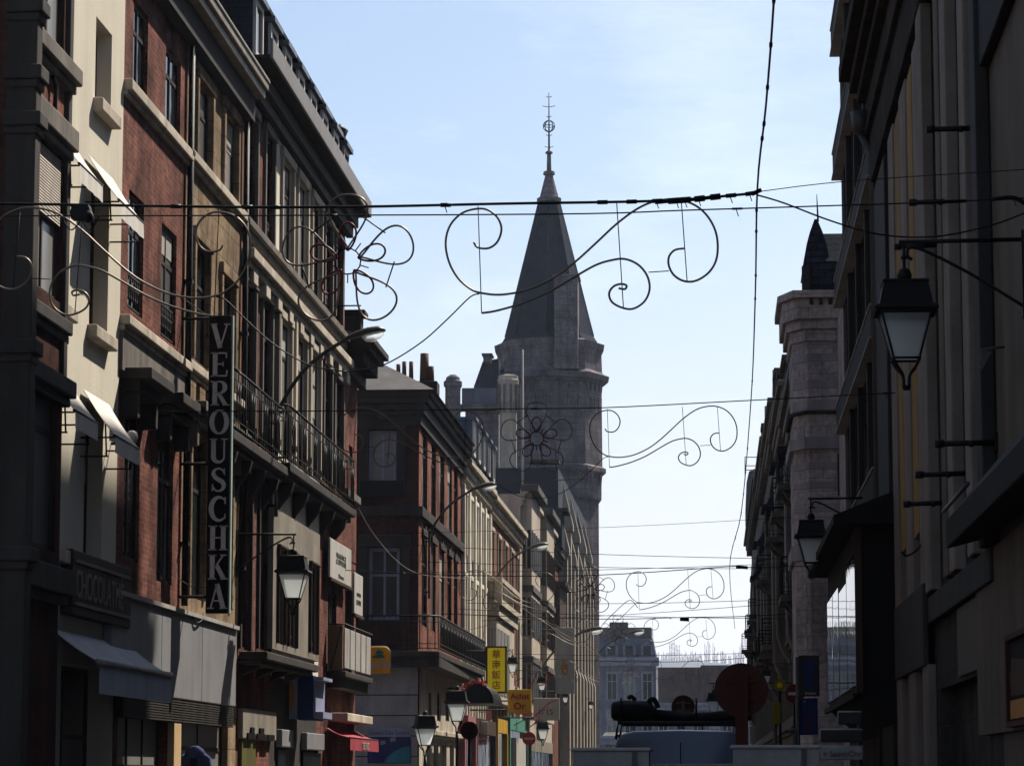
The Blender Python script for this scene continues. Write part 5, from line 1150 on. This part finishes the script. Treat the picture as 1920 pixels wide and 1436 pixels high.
wire([(1420, 360, 22), (1590, 340, 22), (1920, 318, 22), (1985, 313, 22)], .0035, 'thin stay wire rising to the right edge of the picture')
wire([(1420, 366, 22), (1470, 381, 22), (1560, 415, 22), (1650, 440, 22), (1750, 444, 22), (1850, 425, 22), (1920, 400, 22), (1985, 370, 22)], .0065, 'slack black cable sagging to the right wall')
wire([(1459, -200, 16.5), (1451, 0, 17.6), (1436, 200, 19.8), (1420, 355, 22), (1416, 560, 28), (1408, 752, 41), (1390, 960, 52), (1368, 1065, 62.4), (1378, 1178, 85.6)], .0075, 'lumpy feed cable running along the street and linking the garlands', lumps=20)
wire([(262, 772, 41.1), (660, 770, 41.1), (1000, 766, 41.1), (1140, 764, 41.1), (1380, 752, 41.1), (1705, 735, 41.1)], .0075, 'cable carrying the second garland in front of the tower', lumps=8)
wire([(630, 1068, 62.4), (860, 1078, 62.4), (1115, 1078, 62.4), (1365, 1062, 62.4), (1402, 1063, 62.4), (1578, 1060, 62.4)], .0095, 'cable carrying the third garland', lumps=6)
wire([(1380, 1062, 62.3), (1402, 1064, 62.3)], .035, 'dark cable connector box at the end of the third garland', sm=2)
wire([(826, 1150, 85.6), (1115, 1160, 85.6), (1285, 1157, 85.6), (1400, 1155, 85.6), (1513, 1148, 85.6)], .012, 'cable carrying the fourth garland', lumps=5)
wire([(1275, 1160, 85.5), (1292, 1161, 85.5)], .06, 'dark junction lump on the fourth garland cable', sm=2)
wire([(936, 1232, 112), (1182, 1240, 112), (1330, 1238, 112), (1472, 1225, 112)], .011, 'cable carrying the farthest garland')
for k, (a, b, d, r) in enumerate((((755, 1000), (1560, 965), 70, .005), ((740, 1020), (1540, 1049), 76, .0075), ((770, 1052), (1560, 1066), 80, .0075), ((850, 1130), (1520, 1122), 95, .009), ((830, 1140), (1510, 1160), 92, .009), ((860, 1165), (1500, 1128), 100, .009), ((930, 1225), (1480, 1222), 108, .009), ((640, 1075), (1577, 1052), 66, .006))):
    lab = ['faint high wire crossing the sky right of the tower', 'upper of two wires crossing in front of the tower foot', 'lower of two wires crossing in front of the tower foot', 'wire crossing just under the third garland', 'wire slanting down behind the third garland', 'wire slanting up to the right behind the third garland', 'wire low over the mansard roof at the street end', 'thin wire hung across at the third garland'][k]
    wire([(a[0], a[1], d), ((a[0] + b[0]) / 2, (a[1] + b[1]) / 2 + 5, d), (b[0], b[1], d)], r, lab)
wire([(672, 952, 62), (700, 1000, 66), (745, 1052, 72), (788, 1076, 78), (850, 1083, 80), (905, 1085, 82)], .009, 'pale rope slung from the narrow house to the corner house', 'pale_cable')
wire([(930, 1100, 62.4), (960, 1125, 68), (1010, 1160, 75), (1060, 1190, 80), (1130, 1232, 85)], .009, 'pale rope trailing towards the tower foot', 'pale_cable')
wire([(880, 1180, 90), (990, 1160, 85), (1075, 1185, 85.6)], .008, 'pale strand drooping above the yellow signs', 'pale_cable')
wire([(1130, 1170, 62.4), (1150, 1150, 62.4), (1180, 1125, 62.4), (1196, 1139, 62.4)], .008, 'short drop wire under the third flower')
mb = MB(); p = onY(153, 400, 21.9); mb.rings([[p + Vector((x * s_, y * .06, z)) for x, y in ((-1, -1), (1, -1), (1, 1), (-1, 1))] for s_, z in ((.07, -.05), (.08, .0), (.06, .06))])
p2 = p + Vector((.05, -.02, -.03)); mb.tube([p2 + Vector((0, -.05, 0)), p2 + Vector((0, .05, 0))], .045, 10)
for s_ in (-.16, .14): mb.tube(smooth_path([p + Vector((0, 0, -.05)), p + Vector((s_ * .5, 0, -.13)), p + Vector((s_, 0, -.02))]), .006, 4)
thing('junction_box', mb, 'iron', 'small electrical junction box hung on the thick cable beside the white awnings', 'junction box')
# ================================================================== street lamps (cobra heads on wall arms)
def lamp_build():
    r = empty('street_lamp', (0, 0, 0), 'nearest street lamp, an arched arm and cobra head over the iron balcony', 'street lamp', 'arm street lamps on the left houses'); ORG[r.name] = Vector()
    arm = [(.16, -3.2), (.16, -1.35), (.22, -1.2), (.42, -.85), (.72, -.48), (1.08, -.2), (1.42, 0)]
    mb = MB(); mb.tube(smooth_path([(x, 0, z) for x, z in arm], 5), .035, 8); part('arm', mb, 'lamp_metal', r)
    mb = MB()
    for z in (-1.5, -3.0): mb.tube([(0, 0, z), (.16, 0, z)], .03, 6); mb.box(0, .03, -.08, .08, z - .1, z + .1)
    part('wall_bracket', mb, 'iron', r)
    hd = [(1.36, -.035, .035, .05), (1.46, .02, .07, .06), (1.62, .075, .12, .085), (1.84, .13, .15, .10), (2.04, .165, .14, .09), (2.15, .17, .08, .05), (2.18, .165, .03, .02)]
    mb = MB(); mb.rings([[(x, w * math.cos(a), zc + h * (math.sin(a) if math.sin(a) > 0 else .45 * math.sin(a))) for a in [k * math.pi / 7 for k in range(14)]] for x, zc, w, h in hd], True); part('head', mb, 'lamp_metal', r)
    mb = MB(); mb.rings([[(x, w * math.cos(a), zc + h * math.sin(a)) for a in [k * math.pi / 6 for k in range(12)]] for x, zc, w, h in ((1.74, .05, .04, .02), (1.82, .055, .11, .09), (1.96, .085, .125, .12), (2.08, .115, .1, .1), (2.15, .14, .05, .05))], True); part('bowl', mb, 'lantern_glass', r)
    return r
lamp = lamp_build()
for i, (hx, hy, d, lab) in enumerate(((700, 627, 52.3, None), (918, 912, 81.0, 'second street lamp, its head before the cream house dormers'), (1016, 1024, 104.0, 'third street lamp, head by the glazed oriels'), (1118, 1183, 132.0, 'small street lamp low beside the tower foot'), (1198, 1186, 190.0, 'farthest street lamp, against the mansard roof'))):
    o = lamp if i == 0 else copy_tree(lamp)
    p = onY(hx, hy, d); sx = (p.x - XL) / 1.95
    o.location = (XL, d, p.z - .1)
    o.scale = (sx, 1, max(.8, min(1.3, sx))) if i else (sx, 1, 1)
    if lab: o['label'] = lab
# ================================================================== wall and post lanterns
def lantern_build(kind):
    r = empty('wall_lantern' if kind == 'wall' else 'post_lantern', (0, 0, 0), 'x', 'lantern'); ORG[r.name] = Vector()
    def sq(w, z): return [(-w, -w, z), (w, -w, z), (w, w, z), (-w, w, z)]
    mb = MB(); mb.rings([sq(.27, .0), sq(.29, .02), sq(.27, .05), sq(.24, .06), sq(.20, .26), sq(.21, .27), sq(.20, .29), sq(.05, .31)]); part('roof', mb, 'iron', r)
    mb = MB()
    for s in ((-1, -1), (1, -1), (1, 1), (-1, 1)): mb.tube([(s[0] * .225, s[1] * .225, .0), (s[0] * .115, s[1] * .115, -.42)], .013, 4)
    for w, z in ((.12, -.42), (.225, -.015)):
        q = sq(w, z)
        for k in range(4): mb.tube([q[k], q[(k + 1) % 4]], .014, 4)
    part('frame', mb, 'iron', r)
    for dx, dy in ((0, -1), (1, 0), (0, 1), (-1, 0)):
        px_, py_ = -dy, dx; vs = []
        for nrm in (0, .005):
            for w, d_, z in ((.215, .222, -.012), (.112, .114, -.415)):
                for sg in (-1, 1): vs.append((dx * (d_ + nrm) + px_ * w * sg, dy * (d_ + nrm) + py_ * w * sg, z))
        part('pane', MB().add(vs, [(0, 1, 3, 2), (5, 4, 6, 7), (0, 2, 6, 4), (1, 5, 7, 3), (0, 4, 5, 1), (2, 3, 7, 6)]), 'lantern_glass', r)
    mb = MB()
    for s in ((-1, -1), (1, -1), (1, 1), (-1, 1)): mb.tube(smooth_path([(s[0] * .12, s[1] * .12, -.42), (s[0] * .085, s[1] * .085, -.49), (s[0] * .03, s[1] * .03, -.57), (s[0] * .025, s[1] * .025, -.68)], 3), .014, 5)
    mb.tube([(0, 0, -.66), (0, 0, -.70)], .035, 6); part('tail', mb, 'iron', r)
    mb = MB(); mb.tube([(0, 0, .29), (0, 0, .35), (0, 0, .40), (0, 0, .42)], [.05, .07, .05, .02], 8)
    if kind == 'wall':
        mb.tube([(0, 0, .40), (0, 0, .66)], .014, 5); mb.tube([(0, 0, .5), (0, 0, .53)], .03, 6); part('hanger', mb, 'iron', r)
        mb = MB(); mb.tube([(-.06, 0, .66), (1.45, 0, .67)], .02, 6); mb.tube(smooth_path([(.10, 0, .5), (.05, 0, .52), (.04, 0, .58), (.1, 0, .61), (.3, 0, .56), (.8, 0, .36), (1.45, 0, .05)], 4), .016, 6); mb.box(1.42, 1.45, -.06, .06, -.05, .75); part('arm', mb, 'iron', r)
    else:
        part('top_knob', mb, 'iron', r)
        mb = MB(); mb.tube([(0, 0, -.70), (0, 0, -.9), (0, 0, -1.0), (0, 0, -3.2)], [.03, .045, .035, .05], 8); mb.tube([(0, 0, -3.2), (0, 0, -3.9)], [.08, .12], 8); part('post', mb, 'iron', r)
    return r
wl = lantern_build('wall'); wl['group'] = 'wall lanterns on iron arms'
lan = [(1697, 588, 25.2, 'R', 'big black wall lantern hanging in front of the right hand pilasters'), (1521, 1008, 49.6, 'R', 'black wall lantern beside the dark projecting shop bay'), (550, 1075, 48.9, 'L', 'black wall lantern in front of the pale boarded shop front'), (961, 1243, 100, 'L', 'small wall lantern right of the yellow Chinese sign'), (1016, 1279, 118, 'L', 'small wall lantern above the grey iris sign'), (1060, 1306, 135, 'L', 'small wall lantern right of the grey iris sign'), (1108, 1320, 170, 'L', 'tiny wall lantern before the tower base columns'), (1437, 1266, 92, 'R', 'small bright wall lantern behind the big round sign'), (1018, 1366, 115, 'L', 'wall lantern low beside the no entry sign'), (1338, 1313, 70, 'R', 'lantern with a bright pane left of the big round sign')]
for i, (x, y, d, sd, lab) in enumerate(lan):
    o = wl if i == 0 else copy_tree(wl)
    p = onY(x, y, d); o.location = p; o['label'] = lab; sc_l = {961: .7, 1016: .72, 1060: .58, 1108: .57, 1018: .93, 1437: .55, 1338: .62, 1697: .95}.get(x, 1); o.scale = (sc_l,) * 3
    if sd == 'L': o.rotation_euler = (0, 0, math.pi)
    wallx = XR if sd == 'R' else XL
    ar = [c for c in o.children if c.name.startswith('arm')][0]; ar.scale = (abs(wallx - p.x) / 1.45 / sc_l, 1, 1)
pl_ = lantern_build('post'); pl_['group'] = 'post lanterns on the left pavement'
for i, (x, y, d, lab) in enumerate(((857, 1318, 70, 'taller post lantern standing before the corner house'), (797, 1364, 72, 'lower post lantern left of the taller one before the corner house'))):
    o = pl_ if i == 0 else copy_tree(pl_); o.location = onY(x, y, d); o['label'] = lab; o.rotation_euler = (0, 0, .3 * i)
# ================================================================== round sign backs, road signs
def round_sign(label, x, y, d, r, mat, pole, polew, bar=False, group=None, ztop=None, thick=.03):
    p = onY(x, y, d); o = empty('road_sign', (p.x, d, 0), label, 'road sign', group)
    mb = MB(); mb.rings([[(p.x + q * math.cos(a), d + t, p.z + q * math.sin(a)) for a in [k * math.pi / 24 for k in range(48)]] for q, t in ((r, .0), (r, thick), (r * .96, thick), (r * .95, thick * .4))]); part('disc', mb, mat, o)
    if bar: part('white_bar', MB().box(p.x - r * .72, p.x + r * .72, d - .012, d - .003, p.z - r * .14, p.z + r * .14), 'sign_white', o)
    mb = MB(); mb.box(p.x - polew / 2, p.x + polew / 2, d - .06 if not bar else d + .035, d - .004 if not bar else d + .09, 0, p.z + (r * .55)); part('post', mb, pole, o)
    mb = MB()
    for z in (-.3, .35): mb.box(p.x - r * .6, p.x + r * .6, (d - .02 if not bar else d + .031), (d - .001 if not bar else d + .034), p.z + z * r - .02, p.z + z * r + .02)
    part('clamp', mb, pole, o); return o
round_sign('large round road sign seen from behind, reddish brown on a thick post', 1390, 1293, 30.0, .272, 'sign_maroon', 'sign_rust', .13)
round_sign('small dark round road sign seen from behind above the blue van', 1281, 1325, 60.0, .24, 'sign_maroon', 'lamp_metal', .07)
round_sign('red no entry sign low between the yellow signs and a lantern', 992, 1384, 112.0, .255, 'sign_red', 'iron', .07, True)
round_sign('dim red no entry sign in the shade of the right pavement', 1491, 1300, 46.0, .15, 'shaded_red', 'iron', .06, True)
round_sign('dark red round sign beside the post lanterns on the left', 880, 1369, 55.0, .17, 'sign_maroon', 'iron', .05)
p = onY(1462, 1284, 47); o = empty('road_sign', (p.x, 47, 0), 'small yellow and orange disc sign on the right pavement', 'road sign')
mb = MB(); mb.rings([[(p.x + q * math.cos(a), 47 + t, p.z + q * math.sin(a)) for a in [k * math.pi / 14 for k in range(28)]] for q, t in ((.09, 0), (.09, .03))]); part('disc', mb, 'shaded_yellow', o)
mb = MB(); mb.rings([[(p.x + q * math.cos(a), 47 + t, p.z + q * math.sin(a)) for a in [k * math.pi / 10 for k in range(20)]] for q, t in ((.045, -.012), (.045, -.003))]); part('dot', mb, 'sign_orange', o)
mb = MB(); mb.tube([(p.x, 47.06, 0), (p.x, 47.06, p.z + .05)], .025, 6); part('post', mb, 'iron', o)
def boxsign(name, label, x0, x1, y0, y1, d, mat, texts=(), pole=None, extra=None, cat='sign'):
    a, b = onY(x0, y1, d), onY(x1, y0, d); o = empty(name, (a.x, d, 0), label, cat)
    part('board', MB().box(a.x, b.x, d, d + .06, a.z, b.z), mat, o)
    for t, fx, fz, sz, m_ in texts: part('lettering', text_mb(t, sz * (b.z - a.z), Vector((a.x + fx * (b.x - a.x), d - .008, a.z + fz * (b.z - a.z))), XX, UP, .004), m_, o)
    mb = MB()
    for px_ in (pole or (x0 + 4,)): c_ = onY(px_, y0, d); mb.tube([(c_.x, d + .09, 0), (c_.x, d + .09, b.z - .02)], .03, 6)
    part('post', mb, 'lamp_metal', o)
    if extra: extra(o, a, b, d)
    return o
boxsign('box_sign', 'narrow yellow orange box sign on the right pavement', 1449, 1464, 1316, 1358, 46, 'shaded_yellow')
def arrow_(o, a, b, d):
    c_ = Vector(((a.x + b.x) / 2, d - .004, b.z)); w = (b.x - a.x); mb = MB()
    mb.poly([c_ + Vector((x * w, 0, z * w)) for x, z in ((0, -.1), (.32, -.55), (.2, -.9), (.2, -1.6), (-.2, -1.6), (-.2, -.9), (-.32, -.55))], (0, -.008, 0)); part('arrow', mb, 'sign_blue', o)
boxsign('parking_sign', 'dark blue tall sign with an arrow and white lettering on the right pavement', 1498, 1536, 1228, 1305, 44, 'right_grey', [('Innen', .55, .04, .12, 'sign_white')], extra=arrow_, pole=(1495,))
boxsign('parking_sign', 'small blue sign with a red strip below the tall blue one', 1499, 1533, 1308, 1377, 44.2, 'sign_blue', [('iii', .3, .88, .1, 'sign_white'), ('I', .55, .1, .7, 'shaded_red')], pole=(1495,))
def rim(o, a, b, d): mb = MB(); mb.tube([(a.x, d + .02, a.z), (a.x, d + .02, b.z), (b.x, d + .02, b.z)], .014, 5); part('rim', mb, 'ledge_white', o)
boxsign('direction_sign', 'lowest white direction sign reading + Saint-Chr on the right', 1539, 1618, 1399, 1424, 33, 'cabinet_paint', [('+ Saint-Chr', .5, .25, .62, 'ink')], pole=(1612,), extra=rim, cat='direction sign')
boxsign('direction_sign', 'middle blank direction sign on the right pavement', 1539, 1618, 1367, 1391, 33.2, 'right_grey', pole=(1612,), extra=rim, cat='direction sign')
boxsign('direction_sign', 'uppermost small blank direction sign under the shop bay', 1572, 1616, 1334, 1358, 33.4, 'right_grey', pole=(1612,), extra=rim, cat='direction sign')
p = onY(1490, 1370, 40); mb = MB(); mb.tube([(p.x, 40, 0), (p.x, 40, p.z)], .03, 6); mb.tube([(p.x - .12, 40, p.z), (p.x + .02, 40, p.z + .01)], .03, 8); thing('parking_meter', mb, 'lamp_metal', 'thin metal post with a shiny cap behind the right white cabinet', 'post')
# ================================================================== blue van, load on its roof, white cabinets
vy, vx = 38.0, (1277 - 1340) * 38.0 / F
van = empty('van', (vx, vy, 0), 'blue van seen from behind with a dark load on its roof rack', 'van')
def sec(z): return [(0, 0)]
mb = MB(); pr = []
zs_ = [(.32, .86), (.45, .91), (1.0, .93), (1.35, .92), (1.75, .88), (2.0, .83), (2.1, .77), (2.15, .62), (2.165, .0)]
half = [(w, z) for z, w in zs_]; ring2 = half[:-1] + [(0.0, 2.165)] + [(-w, z) for w, z in reversed(half[:-1])]
def vr(y, s, zc, dz=0): return [(vx + x * s, vy + y, .32 + (z - .32) * zc + dz) for x, z in ring2]
mb.rings([vr(0, .95, .985), vr(.05, .985, .995), vr(.2, 1, 1), vr(2.6, 1, 1), vr(3.0, .985, .98), vr(3.7, .95, .56), vr(4.45, .9, .52), vr(4.6, .8, .4)], True); part('body', mb, 'van_paint', van)
for s in (-1, 1): part('rear_window', MB().hexa([(vx + s * .06, vy - .012, 1.2), (vx + s * .78, vy - .012, 1.2), (vx + s * .78, vy + .02, 1.2), (vx + s * .06, vy + .02, 1.2), (vx + s * .06, vy - .004, 1.72), (vx + s * .72, vy - .004, 1.72), (vx + s * .72, vy + .03, 1.72), (vx + s * .06, vy + .03, 1.72)]), 'pane', van)
for s in (-1, 1):
    part('tail_light', MB().box(vx + s * .86 - .06, vx + s * .86 + .06, vy - .02, vy + .03, .8, 1.25), 'sign_red', van)
    for y in (.8, 3.6):
        mb = MB(); mb.tube([(vx + s * .66, vy + y, .32), (vx + s * .88, vy + y, .32)], .32, 20); w = part('wheel', mb, 'rubber', van); mb = MB(); mb.tube([(vx + s * .875, vy + y, .32), (vx + s * .89, vy + y, .32)], .18, 16); part('rim', mb, 'lamp_metal', w)
    mb = MB(); mb.rings([[(vx + s * (1.0 + .08 * math.cos(a)), vy + 2.9 + t, 1.35 + .12 * math.sin(a)) for a in [k * math.pi / 6 for k in range(12)]] for t in (0, .1)]); part('wing_mirror', mb, 'iron', van)
mb = MB()
for s in (-1, 1): mb.tube(smooth_path([(vx + s * .80, vy + .1, 2.085), (vx + s * .80, vy + 1.4, 2.10), (vx + s * .80, vy + 2.6, 2.09)]), .016, 5)
part('drip_rail', mb, 'rubber', van)
part('door_seam', MB().box(vx - .006, vx + .006, vy - .006, vy + .05, .6, 2.0), 'rubber', van)
part('bumper', MB().box(vx - .84, vx + .84, vy - .08, vy + .06, .35, .58), 'rubber', van)
part('number_plate', MB().box(vx - .26, vx + .26, vy - .025, vy - .005, .75, .87), 'sign_white', van)
mb = MB()
for y in (.7, 2.2): mb.tube([(vx - .85, vy + y, 2.05), (vx - .82, vy + y, 2.26), (vx + .82, vy + y, 2.26), (vx + .85, vy + y, 2.05)], .022, 6)
mb.tube([(vx - .8, vy + .3, 2.27), (vx - .8, vy + 2.7, 2.27)], .018, 6); mb.tube([(vx + .8, vy + .3, 2.27), (vx + .8, vy + 2.7, 2.27)], .018, 6)
for k in range(5): mb.tube([(vx - .62 + k * .3, vy + 1.3, 2.14), (vx - .62 + k * .3, vy + 1.3, 2.26)], .012, 4)
part('roof_rack', mb, 'iron', van)
rnd = random.Random(5); mb = MB()
lp = [(-.93, .09, 2.42), (-.9, .12, 2.42), (-.74, .14, 2.43), (-.56, .145, 2.43), (-.42, .13, 2.42), (-.32, .08, 2.37), (.0, .06, 2.345), (.3, .065, 2.35), (.6, .075, 2.36), (.8, .07, 2.355), (.93, .05, 2.35)]
mb.rings([[(vx + x, vy + 1.3 + 1.8 * r_ * math.cos(a) * rnd.uniform(.85, 1.12), z + r_ * math.sin(a) * rnd.uniform(.85, 1.1)) for a in [k * math.pi / 7 for k in range(14)]] for x, r_, z in lp], True)
ld = empty('roof_load', (vx, vy + 1.3, 2.3), 'dark bundle wrapped in tarpaulin lying across the van roof rack', 'bundle')
part('tarpaulin', mb, 'tarp', ld)
for x in (-.8, -.4, .2, .8): part('strap', MB().tube([(vx + x, vy + 1.3 + .3 * math.cos(a), 2.43 + .17 * math.sin(a)) for a in [k * math.pi / 6 for k in range(12)]], .014, 4, True), 'cable_black', ld)
mb = MB()
mb.tube(smooth_path([(vx - .7, vy + 1.1, 2.58), (vx - .66, vy + 1.1, 2.61), (vx - .6, vy + 1.1, 2.56)]), .03, 5); mb.tube(smooth_path([(vx - .44, vy + 1.1, 2.54), (vx - .36, vy + 1.1, 2.58), (vx - .3, vy + 1.1, 2.46)]), .035, 5); part('carry_loop', mb, 'cable_black', ld)
def cabinet(label, x0, x1, yt, d, dp):
    a, b = onY(x0, yt, d), onY(x1, yt, d); o = empty('street_cabinet', (a.x, d, .12), label, 'cabinet', 'white street cabinets before the van')
    zt = a.z; part('body', MB().box(a.x + .02, b.x - .02, d, d + dp, .0, zt - .04), 'cabinet_paint', o)
    part('lid', MB().box(a.x - .01, b.x + .01, d - .03, d + dp + .02, zt - .038, zt), 'ledge_white', o)
    m_ = (a.x + b.x) / 2
    for u0, u1 in ((a.x + .1, b.x - .2),): part('door', MB().box(u0, u1, d - .018, d - .002, .3, zt - .16), 'cabinet_paint', o)
    mb = MB(); mb.box(b.x - .19, b.x - .15, d - .03, d - .002, zt - .5, zt - .04); part('hinge_post', mb, 'lamp_metal', o)
cabinet('white metal street cabinet left of the round sign post, in front of the van', 1071, 1220, 1401, 30.0, .6)
cabinet('wider white metal street cabinet right of the round sign post', 1371, 1538, 1396, 29.5, .6)
a, b = onY(1222, 1440, 34), onY(1378, 1431, 34); mb = MB(); mb.box(a.x, b.x, 34, 34.05, b.z - .02, b.z); mb.box(a.x, b.x, 34, 34.05, b.z - .32, b.z - .3)
for k in range(7): x = a.x + k * (b.x - a.x - .03) / 6; mb.box(x, x + .03, 34.002, 34.048, b.z - .3, b.z - .02)
for s in (a.x + .05, b.x - .08): mb.box(s, s + .04, 34.01, 34.04, 0, b.z - .32)
thing('barrier', mb, 'ledge_white', 'white slatted barrier between the two white cabinets', 'barrier')
# black barrel awning with red flowers under the corner balcony
c_ = onY(893, 1318, 84.0); ra = .50
ba = empty('awning', c_, 'rounded black awning edged with red flowers under the wrap around balcony', 'awning')
mb = MB(); arc_ = [(ra * math.cos(R(k)), ra * 1.15 * math.sin(R(k))) for k in range(0, 181, 15)]
mb.poly([c_ + Vector((x, 0, z)) for x, z in arc_], (0, 3.5, 0)); part('canopy', mb, 'sign_black', ba)
random.seed(11)
fl1, fl2 = MB(), MB()
for k in range(170):
    a = R(random.uniform(60, 175)); p = c_ + Vector((ra * math.cos(a) + random.gauss(0, .04), random.uniform(-.12, .5), ra * 1.15 * math.sin(a) + abs(random.gauss(0, .05))))
    for j in range(3):
        d1_ = Vector((random.gauss(0, 1), random.gauss(0, 1), random.gauss(0, 1))).normalized() * .055; d2_ = d1_.orthogonal().normalized() * .04
        (fl1 if k % 3 else fl2).add([p, p + d1_ + d2_, p + d1_ * 1.6, p + d1_ - d2_], [(0, 1, 2, 3)])
part('blossom', fl1, 'flower_red', ba); part('foliage', fl2, 'leaf_green', ba)
# star shaped unlit rope light beside the orange sign
mb = MB()
for k, (x, y, l) in enumerate(((985, 1285, .5), (1010, 1285, .5), (1005, 1340, .9), (990, 1365, .8))):
    p = onY(x, y, 100); mb.tube(smooth_path([p, p + Vector((l * .5, 0, .1 + .3 * (k > 1))), p + Vector((l * (.8 if k != 3 else -.5), 0, .5))]), .02, 5)
thing('rope_light', mb, 'flower_red', 'red unlit rope light shape between the orange and grey hanging signs', 'rope light')
# ================================================================== air, sky, sun
yb_m = M['sign_yellow'].node_tree.nodes['Principled BSDF']; yb_m.inputs['Emission Color'].default_value = (.75, .55, .02, 1); yb_m.inputs['Emission Strength'].default_value = .10   # glow stands in for sun shining through the sign
hz = bpy.data.materials.new('haze'); hz.use_nodes = True; t = hz.node_tree; t.nodes.clear()
vo = N(t, 'ShaderNodeVolumePrincipled'); vo.inputs['Color'].default_value = (.66, .78, 1, 1); vo.inputs['Density'].default_value = HAZE; vo.inputs['Anisotropy'].default_value = .35
ot = N(t, 'ShaderNodeOutputMaterial'); t.links.new(vo.outputs[0], ot.inputs['Volume'])
hb_ = MB().box(-1200, 1200, -40, 2300, -1.4, 100); o = part('haze', hb_, hz); tag(o, 'thin pale haze over the town', None, None, 'stuff')
w = bpy.data.worlds.new('World'); S.world = w; w.use_nodes = True; t = w.node_tree
bg = t.nodes['Background']; sk = N(t, 'ShaderNodeTexSky'); sk.sky_type = 'NISHITA'; sk.sun_disc = False
EL, AZ = SUN_EL, SUN_AZ
sk.sun_elevation = R(EL); sk.sun_rotation = R(AZ); sk.altitude = 200; sk.air_density = 1.0; sk.dust_density = DUST; sk.ozone_density = 1.6
tc = N(t, 'ShaderNodeTexCoord'); mp = N(t, 'ShaderNodeMapping'); mp.inputs['Scale'].default_value = (3.0, 3.0, 10.0); mp.inputs['Rotation'].default_value = (0, R(8), R(20)); t.links.new(tc.outputs['Generated'], mp.inputs[0])
nz = noise(t, mp.outputs[0], 1.7, 7); cl = ramp(t, nz, 0, .42, .47, .76)
mx = N(t, 'ShaderNodeMix', data_type='RGBA'); t.links.new(cl, mx.inputs['Factor']); t.links.new(sk.outputs[0], mx.inputs[6]); mx.inputs[7].default_value = CLOUD
sx = N(t, 'ShaderNodeSeparateXYZ'); t.links.new(tc.outputs['Generated'], sx.inputs[0])
mr = N(t, 'ShaderNodeMapRange'); mr.inputs[1].default_value = 0; mr.inputs[2].default_value = .20; mr.inputs[3].default_value = .92; mr.inputs[4].default_value = 0; t.links.new(sx.outputs[2], mr.inputs[0])
m3 = N(t, 'ShaderNodeMix', data_type='RGBA'); t.links.new(mr.outputs[0], m3.inputs['Factor']); t.links.new(mx.outputs[2], m3.inputs[6]); m3.inputs[7].default_value = LOWSKY
t.links.new(m3.outputs[2], bg.inputs[0]); bg.inputs[1].default_value = SKY
sl = bpy.data.lights.new('sun', 'SUN'); so = bpy.data.objects.new('sun', sl); COL.objects.link(so)
sl.energy = SUN; sl.angle = R(.55); sl.color = (1, .93, .82)
sd = Vector((math.sin(R(AZ)) * math.cos(R(EL)), math.cos(R(AZ)) * math.cos(R(EL)), math.sin(R(EL))))
so.rotation_euler = sd.to_track_quat('Z', 'Y').to_euler(); so.location = (20, 0, 60)
S.view_settings.view_transform = 'Standard'; S.view_settings.look = 'None'; S.view_settings.gamma = 1; S.view_settings.exposure = EXPO
S.cycles.use_denoising = True; S.cycles.max_bounces = 8; S.cycles.diffuse_bounces = 2; S.cycles.volume_bounces = 1
S.cycles.sample_clamp_indirect = 8
